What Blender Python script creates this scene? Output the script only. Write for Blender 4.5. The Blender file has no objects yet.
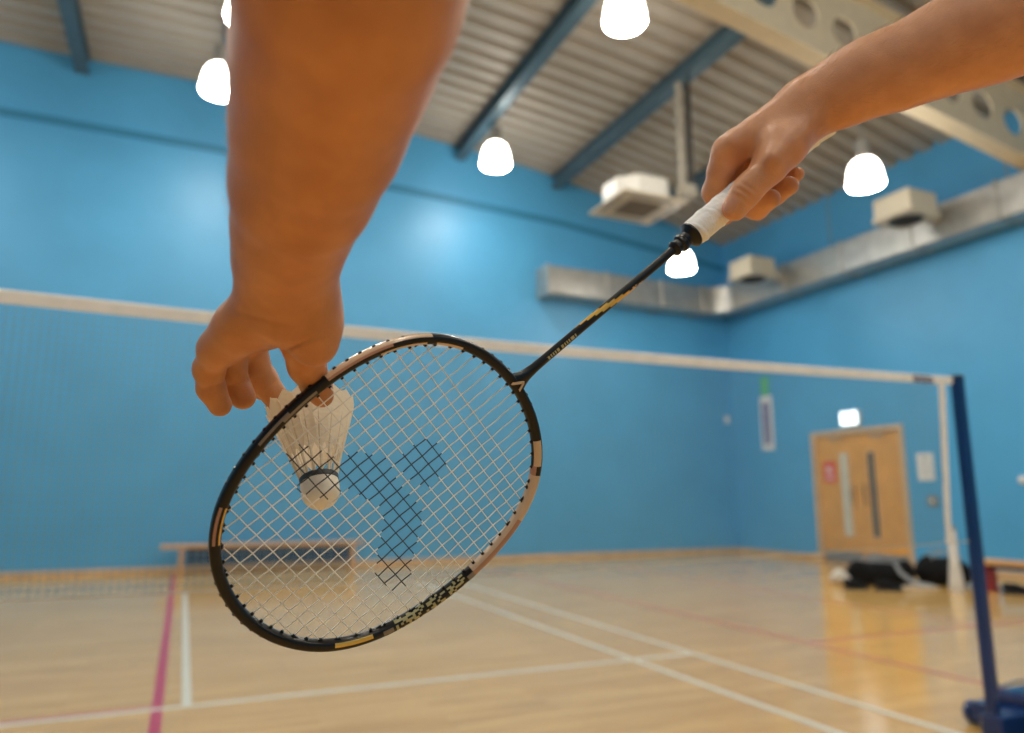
import bpy, math, random
import numpy as np
from mathutils import Vector, Matrix
random.seed(7)
SC = bpy.context.scene
COL = SC.collection
R = math.radians

# ------------------------------------------------------------ camera, world, exposure
CAM = np.array([-0.09, -2.16, 1.007]); YAW, PITCH, FPX = 0.4182, 0.1792, 728.0
_cy, _sy, _cp, _sp = math.cos(YAW), math.sin(YAW), math.cos(PITCH), math.sin(PITCH)
FWD = np.array([_sy*_cp, _cy*_cp, _sp]); RGT = np.array([_cy, -_sy, 0.0]); UP = np.cross(RGT, FWD)
cam = bpy.data.cameras.new('camera'); camo = bpy.data.objects.new('camera', cam); COL.objects.link(camo)
cam.sensor_width = 36.0; cam.lens = FPX/1024*36.0; cam.clip_start = 0.02; cam.clip_end = 100
mw = Matrix.Identity(4)
for i in range(3):
    mw[i][0], mw[i][1], mw[i][2], mw[i][3] = RGT[i], UP[i], -FWD[i], CAM[i]
camo.matrix_world = mw
cam.dof.use_dof = True; cam.dof.focus_distance = 0.575; cam.dof.aperture_fstop = 3.7
SC.camera = camo
w = bpy.data.worlds.new('world'); SC.world = w; w.use_nodes = True
w.node_tree.nodes['Background'].inputs[0].default_value = (0.8, 0.85, 1, 1)
w.node_tree.nodes['Background'].inputs[1].default_value = 0.05
SC.view_settings.view_transform = 'Standard'; SC.view_settings.look = 'None'
SC.view_settings.gamma = 1; SC.view_settings.use_curve_mapping = False
SC.view_settings.exposure = 0.30
LAMP_STRENGTH = 14.0; LENS_STRENGTH = 85.0
try:
    SC.cycles.use_denoising = True; SC.cycles.max_bounces = 10; SC.cycles.diffuse_bounces = 6
    SC.cycles.sample_clamp_indirect = 8
except Exception: pass

def at(u, v, d):
    """world point seen in direction (u, v) at forward distance d metres"""
    return CAM + d*(FWD + RGT*(u-512)/FPX + UP*(366.5-v)/FPX)

# ------------------------------------------------------------ materials
def mat(name, col, rough=0.5, metal=0.0, noise=0.0, nscale=8.0, bump=0.0, bscale=60.0, spec=0.5, emit=None, es=1.0, coat=0.0):
    m = bpy.data.materials.new(name); m.use_nodes = True; t = m.node_tree; b = t.nodes['Principled BSDF']
    b.inputs['Base Color'].default_value = (*col, 1); b.inputs['Roughness'].default_value = rough
    b.inputs['Metallic'].default_value = metal; b.inputs['Specular IOR Level'].default_value = spec
    b.inputs['Coat Weight'].default_value = coat
    tc = t.nodes.new('ShaderNodeTexCoord')
    if noise:
        n = t.nodes.new('ShaderNodeTexNoise'); n.inputs['Scale'].default_value = nscale; n.inputs['Detail'].default_value = 4
        t.links.new(tc.outputs['Object'], n.inputs['Vector'])
        r = t.nodes.new('ShaderNodeValToRGB'); t.links.new(n.outputs['Fac'], r.inputs[0])
        r.color_ramp.elements[0].position = .3; r.color_ramp.elements[1].position = .7
        r.color_ramp.elements[0].color = (*[c*(1-noise) for c in col], 1)
        r.color_ramp.elements[1].color = (*[min(1, c*(1+noise)) for c in col], 1)
        t.links.new(r.outputs[0], b.inputs['Base Color'])
    if bump:
        n2 = t.nodes.new('ShaderNodeTexNoise'); n2.inputs['Scale'].default_value = bscale; n2.inputs['Detail'].default_value = 5
        t.links.new(tc.outputs['Object'], n2.inputs['Vector'])
        bp = t.nodes.new('ShaderNodeBump'); bp.inputs['Strength'].default_value = bump; bp.inputs['Distance'].default_value = 0.01
        t.links.new(n2.outputs['Fac'], bp.inputs['Height']); t.links.new(bp.outputs[0], b.inputs['Normal'])
    if emit:
        b.inputs['Emission Color'].default_value = (*emit, 1); b.inputs['Emission Strength'].default_value = es
    return m

M = {}
M['wall'] = mat('blue_wall_paint', (0.080, 0.365, 0.665), 0.46, noise=.05, nscale=1.2, bump=.08, bscale=9)
M['wall_band'] = mat('ledge_shadow_blue', (0.03, 0.22, 0.40), 0.5)
M['skirt'] = mat('pine_skirting', (0.62, 0.42, 0.24), 0.45, noise=.15, nscale=5)
M['deck'] = mat('roof_deck', (0.40, 0.36, 0.305), 0.5, noise=.06, nscale=2)
M['steel'] = mat('blue_grey_steel', (0.085, 0.14, 0.175), 0.35, metal=.2, noise=.1, nscale=4)
M['pipe'] = mat('pipe_lagging', (0.42, 0.385, 0.32), 0.6, noise=.1)
M['cream'] = mat('cream_steel', (0.74, 0.64, 0.46), 0.5, noise=.05)
M['galv'] = mat('galvanised_steel', (0.50, 0.49, 0.46), 0.34, metal=.7, noise=.12, nscale=6, bump=.1, bscale=5)
M['white'] = mat('white_enamel', (0.75, 0.73, 0.68), 0.4, noise=.03)
M['offwhite'] = mat('offwhite_plastic', (0.60, 0.54, 0.42), 0.5, noise=.03)
M['grille'] = mat('grille_grey', (0.20, 0.17, 0.13), 0.6, noise=.1)
M['dark'] = mat('dark_grey', (0.04, 0.04, 0.04), 0.6, noise=.2)
M['grey'] = mat('mid_grey', (0.28, 0.27, 0.25), 0.5, noise=.1)
M['lamp'] = mat('opal_shade', (0.9, 0.88, 0.84), 0.3, emit=(1.0, 0.93, 0.82), es=LAMP_STRENGTH)
M['lamp_lens'] = mat('opal_lens', (0.9, 0.88, 0.84), 0.3, emit=(1.0, 0.92, 0.80), es=LENS_STRENGTH)
M['exit'] = mat('exit_face', (0.9, 0.95, 0.95), 0.3, emit=(0.85, 0.97, 1.0), es=2.5)
M['door'] = mat('oak_door', (0.70, 0.35, 0.085), 0.4, noise=.12, nscale=3)
M['frame_wood'] = mat('pale_frame', (0.62, 0.45, 0.28), 0.45, noise=.08)
M['kick'] = mat('kick_plate', (0.30, 0.32, 0.33), 0.4, metal=.5, noise=.05)
M['glass_pale'] = mat('vision_panel_pale', (0.62, 0.60, 0.50), 0.15, noise=.1)
M['glass_dark'] = mat('vision_panel_dark', (0.10, 0.08, 0.06), 0.15, noise=.1)
M['red'] = mat('red_plastic', (0.60, 0.06, 0.05), 0.45, noise=.05)
M['redsign'] = mat('red_sign', (0.70, 0.05, 0.06), 0.5, noise=.05)
M['paper'] = mat('paper', (0.78, 0.78, 0.76), 0.6, noise=.03)
M['paper_ink'] = mat('paper_ink', (0.45, 0.47, 0.50), 0.6)
M['purple'] = mat('purple_banner', (0.16, 0.15, 0.36), 0.5, noise=.1)
M['green'] = mat('green_arrow', (0.12, 0.50, 0.22), 0.5, noise=.05)
M['postblue'] = mat('navy_post_paint', (0.003, 0.028, 0.13), 0.28, noise=.1, coat=.3)
M['tape'] = mat('net_tape', (0.90, 0.85, 0.78), 0.7, noise=.06, nscale=20, bump=.1, bscale=200)
M['netcord'] = mat('net_cord', (0.20, 0.31, 0.35), 0.7, noise=.1)
M['netcord_b'] = mat('net_bottom_cord', (0.50, 0.45, 0.38), 0.7, noise=.1)
M['logo'] = mat('tape_logo', (0.06, 0.03, 0.10), 0.6)
M['bench'] = mat('bench_pine', (0.66, 0.36, 0.14), 0.4, noise=.15, nscale=5)
M['benchdark'] = mat('bench_underframe', (0.015, 0.055, 0.12), 0.5, noise=.1)
M['bag'] = mat('black_nylon', (0.006, 0.006, 0.007), 0.8, spec=.25, noise=.3, nscale=30, bump=.3, bscale=40)
M['bagtrim'] = mat('grey_webbing', (0.30, 0.31, 0.32), 0.6, noise=.1)
M['towel'] = mat('white_cloth', (0.66, 0.62, 0.55), 0.8, noise=.06, bump=.3, bscale=80)
M['line_w'] = mat('white_line_paint', (0.72, 0.70, 0.60), 0.3, noise=.06, nscale=10)
M['line_r'] = mat('red_line_paint', (0.56, 0.20, 0.12), 0.28, noise=.1, nscale=10)
M['line_m'] = mat('magenta_line_paint', (0.52, 0.045, 0.10), 0.28, noise=.1, nscale=10)

def floor_material():
    m = bpy.data.materials.new('sprung_wood_floor'); m.use_nodes = True; t = m.node_tree; b = t.nodes['Principled BSDF']
    tc = t.nodes.new('ShaderNodeTexCoord'); mp = t.nodes.new('ShaderNodeMapping'); t.links.new(tc.outputs['Object'], mp.inputs[0])
    br = t.nodes.new('ShaderNodeTexBrick'); t.links.new(mp.outputs[0], br.inputs['Vector'])
    br.inputs['Scale'].default_value = 1.0; br.inputs['Brick Width'].default_value = 1.1; br.inputs['Row Height'].default_value = 0.065
    br.inputs['Mortar Size'].default_value = 0.0012; br.inputs['Mortar Smooth'].default_value = .3
    br.inputs['Color1'].default_value = (0.67, 0.405, 0.132, 1); br.inputs['Color2'].default_value = (0.79, 0.505, 0.182, 1)
    br.inputs['Mortar'].default_value = (0.36, 0.21, 0.09, 1)
    n = t.nodes.new('ShaderNodeTexNoise'); n.inputs['Scale'].default_value = 2.2; n.inputs['Detail'].default_value = 6
    mp2 = t.nodes.new('ShaderNodeMapping'); mp2.inputs['Scale'].default_value = (1, 5, 1); t.links.new(tc.outputs['Object'], mp2.inputs[0])
    t.links.new(mp2.outputs[0], n.inputs['Vector'])
    mx = t.nodes.new('ShaderNodeMix'); mx.data_type = 'RGBA'; mx.blend_type = 'MULTIPLY'; mx.inputs['Factor'].default_value = .35
    t.links.new(br.outputs['Color'], mx.inputs['A'])
    rp = t.nodes.new('ShaderNodeValToRGB'); rp.color_ramp.elements[0].position = .3; rp.color_ramp.elements[1].position = .75
    rp.color_ramp.elements[0].color = (.55, .48, .42, 1); rp.color_ramp.elements[1].color = (1.15, 1.12, 1.05, 1)
    t.links.new(n.outputs['Fac'], rp.inputs[0]); t.links.new(rp.outputs[0], mx.inputs['B'])
    t.links.new(mx.outputs['Result'], b.inputs['Base Color'])
    b.inputs['Roughness'].default_value = .2; b.inputs['Specular IOR Level'].default_value = .55
    n3 = t.nodes.new('ShaderNodeTexNoise'); n3.inputs['Scale'].default_value = 3; n3.inputs['Detail'].default_value = 3
    t.links.new(tc.outputs['Object'], n3.inputs['Vector'])
    rr = t.nodes.new('ShaderNodeMapRange'); rr.inputs['To Min'].default_value = .10; rr.inputs['To Max'].default_value = .20
    t.links.new(n3.outputs['Fac'], rr.inputs[0]); t.links.new(rr.outputs[0], b.inputs['Roughness'])
    return m
M['floor'] = floor_material()

# ------------------------------------------------------------ mesh helpers
class MB:
    def __init__(s): s.v = []; s.f = []; s.mi = []
    def add(s, vs, fs, mi=0):
        o = len(s.v); s.v += [tuple(map(float, p)) for p in vs]
        for k, f in enumerate(fs):
            s.f.append(tuple(i+o for i in f)); s.mi.append(mi[k] if isinstance(mi, (list, tuple)) else mi)
        return s
    def box(s, lo, hi, mi=0, bev=0.0, xf=None):
        (x0, y0, z0), (x1, y1, z1) = lo, hi
        b = min(bev, (x1-x0)*.45, (y1-y0)*.45, (z1-z0)*.45)
        if b <= 0:
            vs = [(x, y, z) for x in (x0, x1) for y in (y0, y1) for z in (z0, z1)]
            fs = [(0, 1, 3, 2), (4, 6, 7, 5), (0, 4, 5, 1), (2, 3, 7, 6), (0, 2, 6, 4), (1, 5, 7, 3)]
        else:
            X, Y, Z = (x0, x1), (y0, y1), (z0, z1); idx = {}; vs = []
            for i in (0, 1):
                for j in (0, 1):
                    for k in (0, 1):
                        sx, sy, sz = (1 if i == 0 else -1), (1 if j == 0 else -1), (1 if k == 0 else -1)
                        for a, (dx, dy, dz) in enumerate(((0, b, b), (b, 0, b), (b, b, 0))):
                            idx[(i, j, k, a)] = len(vs); vs.append((X[i]+sx*dx, Y[j]+sy*dy, Z[k]+sz*dz))
            fs = []
            for i in (0, 1):
                fs.append([idx[(i, 0, 0, 0)], idx[(i, 0, 1, 0)], idx[(i, 1, 1, 0)], idx[(i, 1, 0, 0)]][::(1 if i == 0 else -1)])
                fs.append([idx[(0, i, 0, 1)], idx[(1, i, 0, 1)], idx[(1, i, 1, 1)], idx[(0, i, 1, 1)]][::(1 if i == 0 else -1)])
                fs.append([idx[(0, 0, i, 2)], idx[(0, 1, i, 2)], idx[(1, 1, i, 2)], idx[(1, 0, i, 2)]][::(1 if i == 0 else -1)])
            for i in (0, 1):
                for j in (0, 1):
                    fs.append([idx[(i, j, 0, 0)], idx[(i, j, 1, 0)], idx[(i, j, 1, 1)], idx[(i, j, 0, 1)]])
                    fs.append([idx[(i, 0, j, 0)], idx[(i, 1, j, 0)], idx[(i, 1, j, 2)], idx[(i, 0, j, 2)]])
                    fs.append([idx[(0, i, j, 1)], idx[(1, i, j, 1)], idx[(1, i, j, 2)], idx[(0, i, j, 2)]])
                    for k in (0, 1): fs.append([idx[(i, j, k, 0)], idx[(i, j, k, 1)], idx[(i, j, k, 2)]])
        if xf is not None: vs = [tuple(xf @ Vector(p)) for p in vs]
        return s.add(vs, fs, mi)
    def tube(s, pts, rad, n=12, mi=0, caps=True, up=None, sq=1.0, ph=0.0, closed=False):
        P = [np.array(p, float) for p in pts]; m = len(P)
        if not hasattr(rad, '__len__'): rad = [rad]*m
        T = []
        for i in range(m):
            a = P[(i-1) % m] if (closed or i > 0) else P[i]; b = P[(i+1) % m] if (closed or i < m-1) else P[i]
            d = b-a; T.append(d/(np.linalg.norm(d)+1e-12))
        u = np.array(up, float) if up is not None else (np.array([0, 0, 1.]) if abs(T[0][2]) < .9 else np.array([1., 0, 0]))
        vs = []
        for i in range(m):
            u = (np.array(up, float) if up is not None else u); u = u-T[i]*np.dot(u, T[i]); u /= np.linalg.norm(u)+1e-12
            w_ = np.cross(T[i], u)
            for k in range(n):
                a = 2*math.pi*k/n+ph; vs.append(P[i]+rad[i]*(math.cos(a)*u*sq+math.sin(a)*w_))
        fs = []
        for i in range(m if closed else m-1):
            j = (i+1) % m
            for k in range(n): fs.append((i*n+k, i*n+(k+1) % n, j*n+(k+1) % n, j*n+k))
        if caps and not closed: fs.append(tuple(range(n-1, -1, -1))); fs.append(tuple(range((m-1)*n, m*n)))
        mil = mi if isinstance(mi, int) else None
        if mil is None:
            mi2 = []
            for i in range(m if closed else m-1): mi2 += [mi[i]]*n
            if caps and not closed: mi2 += [mi[0], mi[-1]]
            mi = mi2
        return s.add(vs, fs, mi)
    def lathe(s, prof, c=(0, 0, 0), n=32, mi=0, axis=None):
        """prof: (radius, height) pairs round +Z (or axis) at c"""
        c = np.array(c, float)
        if axis is None: A = np.array([0, 0, 1.]); U = np.array([1., 0, 0])
        else:
            A = np.array(axis, float); A /= np.linalg.norm(A); U = np.cross(A, [0.3, 0.5, 0.81]); U /= np.linalg.norm(U)
        W = np.cross(A, U); vs = []; fs = []
        for r, h in prof:
            for k in range(n):
                a = 2*math.pi*k/n; vs.append(c+A*h+max(r, 1e-5)*(U*math.cos(a)+W*math.sin(a)))
        for i in range(len(prof)-1):
            for k in range(n): fs.append((i*n+k, i*n+(k+1) % n, (i+1)*n+(k+1) % n, (i+1)*n+k))
        fs.append(tuple(range(n-1, -1, -1))); fs.append(tuple(range((len(prof)-1)*n, len(prof)*n)))
        if not isinstance(mi, int):
            m2 = []
            for i in range(len(prof)-1): m2 += [mi[i]]*n
            mi = m2+[mi[0], mi[-1]]
        return s.add(vs, fs, mi)
    def build(s, name, mats, parent=None, smooth=False, recalc=True):
        me = bpy.data.meshes.new(name); me.from_pydata(s.v, [], s.f)
        if not isinstance(mats, (list, tuple)): mats = [mats]
        for m in mats: me.materials.append(M[m] if isinstance(m, str) else m)
        me.polygons.foreach_set('material_index', s.mi)
        if recalc:
            import bmesh
            bm = bmesh.new(); bm.from_mesh(me); bmesh.ops.recalc_face_normals(bm, faces=bm.faces); bm.to_mesh(me); bm.free()
        if smooth: me.polygons.foreach_set('use_smooth', [True]*len(me.polygons))
        if smooth and smooth != 'all':
            try: me.set_sharp_from_angle(angle=R(40))
            except Exception: pass
        o = bpy.data.objects.new(name, me); COL.objects.link(o)
        if parent is not None: put(o, parent)
        me.update(); return o

def put(o, parent):
    o.parent = parent
    o.matrix_parent_inverse = parent.matrix_basis.inverted()
def tag(o, label=None, cat=None, group=None, kind=None):
    if label: o['label'] = label
    if cat: o['category'] = cat
    if group: o['group'] = group
    if kind: o['kind'] = kind
    return o
def empty(name, loc=(0, 0, 0)):
    o = bpy.data.objects.new(name, None); COL.objects.link(o); o.location = loc; o.empty_display_size = .05
    bpy.context.view_layer.update(); return o
def struct(o): o['kind'] = 'structure'; return o
def copy_tree(root, loc):
    r = root.copy(); COL.objects.link(r); r.location = loc
    for ch in list(root.children):
        c = ch.copy(); COL.objects.link(c); c.parent = r
        for g in list(ch.children):
            d = g.copy(); COL.objects.link(d); d.parent = c
    return r

# ------------------------------------------------------------ room shell
XR, YB, XL, YF = 9.70, 9.19, -8.0, -9.0
ROOF = [(-8.2, 7.30), (-2, 7.31), (0, 7.33), (1.5, 7.29), (3, 7.20), (4.4, 7.09), (5.7, 6.94), (7.2, 6.66), (8.5, 6.40), (9.9, 6.08)]
def roof_z(x): return float(np.interp(x, [a for a, b in ROOF], [b for a, b in ROOF]))
floor = struct(MB().box((XL-.2, YF-.2, -.2), (XR+.2, YB+.2, 0)).build('floor', 'floor'))
struct(MB().box((XL-.2, YB, 0), (XR+.2, YB+.2, 7.6)).build('wall_back', 'wall'))
wr = MB()   # right wall with the opening for the double doors
DY0, DY1, DH = 5.49, 7.14, 2.05
wr.box((XR, YF, 0), (XR+.2, DY0, 7.6)); wr.box((XR, DY1, 0), (XR+.2, YB, 7.6)); wr.box((XR, DY0, DH), (XR+.2, DY1, 7.6))
struct(wr.build('wall_right', 'wall'))
struct(MB().box((XL-.2, YF, 0), (XL, YB, 7.6)).build('wall_left', 'wall'))
struct(MB().box((XL-.2, YF-.2, 0), (XR+.2, YF, 7.6)).build('wall_front', 'wall'))
# skirting
struct(MB().box((XL, YB-.025, 0), (XR, YB, .085), bev=.006).build('baseboard_back', 'skirt'))
b = MB(); b.box((XR-.025, DY1+.06, 0), (XR, YB-.025, .085), bev=.006); b.box((XR-.025, YF, 0), (XR, DY0-.06, .085), bev=.006)
struct(b.build('baseboard_right', 'skirt'))
# ledge high on the back wall, its shadow put into the dark blue
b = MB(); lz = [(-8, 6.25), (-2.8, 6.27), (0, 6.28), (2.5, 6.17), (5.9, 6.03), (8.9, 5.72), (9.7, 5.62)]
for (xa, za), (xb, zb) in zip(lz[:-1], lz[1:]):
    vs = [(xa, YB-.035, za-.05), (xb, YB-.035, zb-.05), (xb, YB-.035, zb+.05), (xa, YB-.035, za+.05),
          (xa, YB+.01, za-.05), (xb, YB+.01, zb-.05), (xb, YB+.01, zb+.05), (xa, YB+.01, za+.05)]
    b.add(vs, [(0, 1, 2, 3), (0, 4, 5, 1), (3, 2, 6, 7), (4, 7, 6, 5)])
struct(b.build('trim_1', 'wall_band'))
# corrugated roof deck running along x
def ceiling():
    m = MB(); pitch = .30; prof = []
    y = YF
    while y < YB+.3:
        prof += [(y, 0), (y+.175, 0), (y+.20, .085), (y+.275, .085)]
        y += pitch
    xs = [a for a, b in ROOF]; nx = len(xs); vs = [(x, yy, roof_z(x)+dz) for yy, dz in prof for x in xs]; fs = []
    for i in range(len(prof)-1):
        for j in range(nx-1): fs.append((i*nx+j, i*nx+j+1, (i+1)*nx+j+1, (i+1)*nx+j))
    m.add(vs, fs)
    return struct(m.build('ceiling', 'deck', recalc=False))
ceiling()
# court markings (painted on the floor: parts of it)
def line(name, x0, y0, x1, y1, wdt, m, z=.0015):
    d = np.array([x1-x0, y1-y0]); L = np.linalg.norm(d); d /= L; n = np.array([-d[1], d[0]])*wdt/2
    c = [(x0+n[0], y0+n[1]), (x0-n[0], y0-n[1]), (x1-n[0], y1-n[1]), (x1+n[0], y1+n[1])]
    vs = [(a, b_, z) for a, b_ in c]+[(a, b_, -.002) for a, b_ in c]
    o = MB().add(vs, [(0, 1, 2, 3), (7, 6, 5, 4), (0, 4, 5, 1), (1, 5, 6, 2), (2, 6, 7, 3), (3, 7, 4, 0)]).build(name, m, floor)
    return o
line('court_line', -6.1, 1.98, 3.07, 1.98, .045, 'line_w', .0022)
line('court_line', 0, 1.98, 0, 6.70, .045, 'line_w', .0020)
line('court_line', 2.59, -6.7, 2.59, 6.7, .045, 'line_w', .0024)
line('court_line', 3.05, -6.7, 3.05, 6.7, .045, 'line_w', .0024)
line('court_line', -.132, YF+.3, -.132, 9.0, .05, 'line_m', .0018)
line('court_line', -7.5, 2.045, -.15, 2.03, .05, 'line_r', .0014)
line('court_line', 4.02, -6, 4.02, 8.2, .05, 'line_r', .0016)
line('court_line', 4.02, 1.95, 9.2, 1.85, .05, 'line_r', .0014)
line('court_line', 5.86, 1.9, 5.86, 8.4, .04, 'line_r', .0012)

# steel purlins along y under the deck
for x in (-5.7, -3.78, -1.87, .05, 1.97, 3.93, 5.82, 7.72):
    z1 = roof_z(x)-.01; z0 = z1-.24; m = MB()
    m.box((x-.09, YF, z0), (x+.09, YB-.01, z0+.022)); m.box((x-.09, YF, z1-.022), (x+.09, YB-.01, z1)); m.box((x-.02, YF, z0+.02), (x+.02, YB-.01, z1-.02))
    o = m.build('roof_beam', 'steel')
    o['kind'] = 'structure'
# cream cellular rafter crossing them
def cellular():
    m = MB(); y = 3.0; x0, x1 = -2.0, XR-.02; sl = -.151
    zl = lambda x: 5.756+sl*(x-5.115)
    H = .99; th = .012; cells = []; xc = 5.664-.567*13
    while xc < x1-.35: cells.append(xc); xc += .567
    # web panels with a round hole each
    n = 32
    for xc in cells:
        if xc < x0: continue
        a, b_ = xc-.2835, xc+.2835; zc = zl(xc)+.495; rad = .185
        for side, yy in ((-1, y-th), (1, y+th)):
            ring = [(xc+rad*math.cos(2*math.pi*k/n), yy, zc+rad*math.sin(2*math.pi*k/n)) for k in range(n)]
            out = []
            for k in range(n):
                t = 2*math.pi*k/n; c, s = math.cos(t), math.sin(t); q = min(.2835/max(abs(c), 1e-6), .495/max(abs(s), 1e-6))
                px = xc+q*c; pz = zc+q*s+sl*(px-xc); out.append((px, yy, pz))
            m.add(ring+out, [(k, (k+1) % n, n+(k+1) % n, n+k) for k in range(n)])
            # corners
            for cx, cs in ((a, -1), (b_, 1)):
                for tz in (-.495, .495):
                    # nearest two outline points around the corner
                    ang = math.atan2(tz, cx-xc); k0 = int(math.floor((ang % (2*math.pi))/(2*math.pi)*n)); k1 = (k0+1) % n
                    m.add([out[k0], out[k1], (cx, yy, zc+tz+sl*(cx-xc))], [(0, 1, 2)])
        inner = [(xc+rad*math.cos(2*math.pi*k/n), y-th, zc+rad*math.sin(2*math.pi*k/n)) for k in range(n)]+[(xc+rad*math.cos(2*math.pi*k/n), y+th, zc+rad*math.sin(2*math.pi*k/n)) for k in range(n)]
        m.add(inner, [(k, (k+1) % n, n+(k+1) % n, n+k) for k in range(n)])
    xa = [c for c in cells if c >= x0][0]-.2835; xb = cells[-1]+.2835
    def slab(xs, xe, dz0, dz1, yw):
        vs = []
        for x in (xs, xe):
            for yy in (y-yw, y+yw):
                for dz in (dz0, dz1): vs.append((x, yy, zl(x)+dz))
        m.add(vs, [(0, 1, 3, 2), (4, 6, 7, 5), (0, 4, 5, 1), (2, 3, 7, 6), (0, 2, 6, 4), (1, 5, 7, 3)])
    slab(xb, x1, 0, H, th)
    slab(xa, x1, -.025, 0, .11); slab(xa, x1, H, H+.025, .11)
    o = m.build('cellular_beam', 'cream', recalc=True); o['kind'] = 'structure'
cellular()

# ------------------------------------------------------------ double doors, right wall
def door():
    root = empty('door_1', (XR, (DY0+DY1)/2, 0)); root['kind'] = 'structure'
    f = MB(); t = .06
    f.box((XR-.03, DY0-t, 0), (XR+.12, DY0+.02, DH+t), bev=.004); f.box((XR-.03, DY1-.02, 0), (XR+.12, DY1+t, DH+t), bev=.004)
    f.box((XR-.03, DY0+.02, DH-.02), (XR+.12, DY1-.02, DH+t), bev=.004)
    f.build('door_frame', 'frame_wood', root)
    ym = (DY0+DY1)/2
    for k, (a, b_) in enumerate(((DY0+.024, ym-.003), (ym+.003, DY1-.024))):
        leaf = MB().box((XR+.02, a, .008), (XR+.065, b_, DH-.024), bev=.003).build('door_leaf', 'door', root)
        if k == 1: va, vb, mm, lab = 6.50, 6.65, 'glass_pale', 'pale vision panel'
        else: va, vb, mm, lab = 6.00, 6.11, 'glass_dark', 'dark vision panel'
        fr = MB()
        fr.box((XR+.012, va-.02, .40), (XR+.03, va, 1.74)); fr.box((XR+.012, vb, .40), (XR+.03, vb+.02, 1.74))
        fr.box((XR+.012, va, .40), (XR+.03, vb, .42)); fr.box((XR+.012, va, 1.72), (XR+.03, vb, 1.74))
        fr.build('glazing_bead', 'frame_wood', leaf)
        p = MB().box((XR+.014, va, .42), (XR+.022, vb, 1.72)).build('vision_panel', mm, leaf); p['label'] = lab
        MB().box((XR+.012, a+.02, .01), (XR+.022, b_-.02, .17)).build('kick_plate', 'kick', leaf)
        hy = ym+(.12 if k else -.12)
        h = MB(); h.box((XR+.008, hy-.04, .85), (XR+.022, hy+.04, 1.25)); h.build('push_plate', 'door', leaf)
        h = MB().tube([(XR+.01, hy, .92), (XR-.03, hy, .92), (XR-.03, hy, 1.2), (XR+.01, hy, 1.2)], .009, 8); h.build('pull_handle', 'grille', leaf, True)
        cl = MB().box((XR-.02, (a+b_)/2-.12, DH-.10), (XR+.02, (a+b_)/2+.12, DH-.05), bev=.004); cl.build('door_closer', 'frame_wood', leaf)
door()
def plate(name, lo, hi, m, label, cat, bev=.003):
    o = MB().box(lo, hi, bev=bev).build(name, m); return tag(o, label, cat)
s = empty('fire_door_sign', (XR+.012, 6.87, 1.43)); tag(s, 'small red notice fixed to the left leaf of the double doors', 'sign')
MB().box((XR+.006, 6.76, 1.27), (XR+.018, 6.99, 1.60), bev=.002).build('sign_panel', 'redsign', s)
c = MB(); c.lathe([(.001, 0), (.05, 0), (.05, .003), (.001, .003)], (XR+.006, 6.875, 1.47), 20, axis=(-1, 0, 0)); c.box((XR+.002, 6.80, 1.33), (XR+.007, 6.95, 1.36)); c.build('sign_symbol', 'paper', s)
s = empty('exit_sign', (XR, 6.33, 2.28)); tag(s, 'glowing white exit sign box above the double doors', 'exit sign')
MB().box((XR-.07, 6.15, 2.16), (XR-.001, 6.51, 2.40), bev=.01).build('sign_body', 'white', s)
MB().box((XR-.078, 6.17, 2.175), (XR-.069, 6.49, 2.385), bev=.003).build('sign_face', 'exit', s)
s = empty('wall_notice', (XR-.01, 5.09, 1.46)); tag(s, 'white paper notice on the wall right of the double doors', 'notice')
MB().box((XR-.012, 4.99, 1.26), (XR-.001, 5.25, 1.65), bev=.002).build('notice_sheet', 'paper', s)
c = MB()
for k in range(7): c.box((XR-.0135, 5.03, 1.32+k*.035), (XR-.0115, 5.21-.02*(k % 3), 1.328+k*.035))
c.box((XR-.0135, 5.05, 1.58), (XR-.0115, 5.19, 1.61)); c.build('notice_print', 'paper_ink', s)
s = empty('call_point', (XR-.02, 5.04, .97)); tag(s, 'small grey switch box on the wall below the white notice', 'switch')
MB().box((XR-.035, 4.98, .90), (XR-.001, 5.12, 1.05), bev=.006).build('switch_box', 'grey', s); MB().box((XR-.045, 5.03, .95), (XR-.034, 5.07, 1.0), bev=.003).build('switch_rocker', 'paper', s)
s = empty('wall_sensor', (XR-.03, 3.80, 1.24)); tag(s, 'small white sensor on the wall at the right edge, beyond the net post', 'sensor')
c = MB(); c.lathe([(.055, 0), (.055, .02), (.04, .05), (.015, .06)], (XR-.001, 3.78, 1.24), 20, axis=(-1, 0, 0)); c.build('sensor_body', 'paper', s, True)
s = empty('wall_banner', (XR-.01, 8.22, 2.4)); tag(s, 'tall narrow white banner with purple centre panel on the far end of the right wall', 'banner')
MB().box((XR-.015, 8.07, 1.88), (XR-.001, 8.37, 2.88), bev=.003).build('banner_sheet', 'paper', s)
MB().box((XR-.018, 8.12, 1.99), (XR-.0145, 8.32, 2.76)).build('banner_panel', 'purple', s)
c = MB()
for k in range(9): c.box((XR-.0195, 8.17+(k % 2)*.02, 2.05+k*.08), (XR-.0175, 8.29-(k % 3)*.015, 2.10+k*.08))
c.build('banner_lettering', 'paper_ink', s)
s = MB().box((XR-.013, 8.12, 2.90), (XR-.001, 8.32, 3.25), bev=.004).build('wall_arrow_sign', 'green'); tag(s, 'green rectangular sign just above the purple and white banner', 'sign')
s = MB().box((9.52, YB-.02, 2.46), (9.64, YB-.001, 2.60), bev=.006).build('wall_socket_box', 'paper'); tag(s, 'tiny pale box on the blue back wall close to the room corner', 'box')

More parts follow.
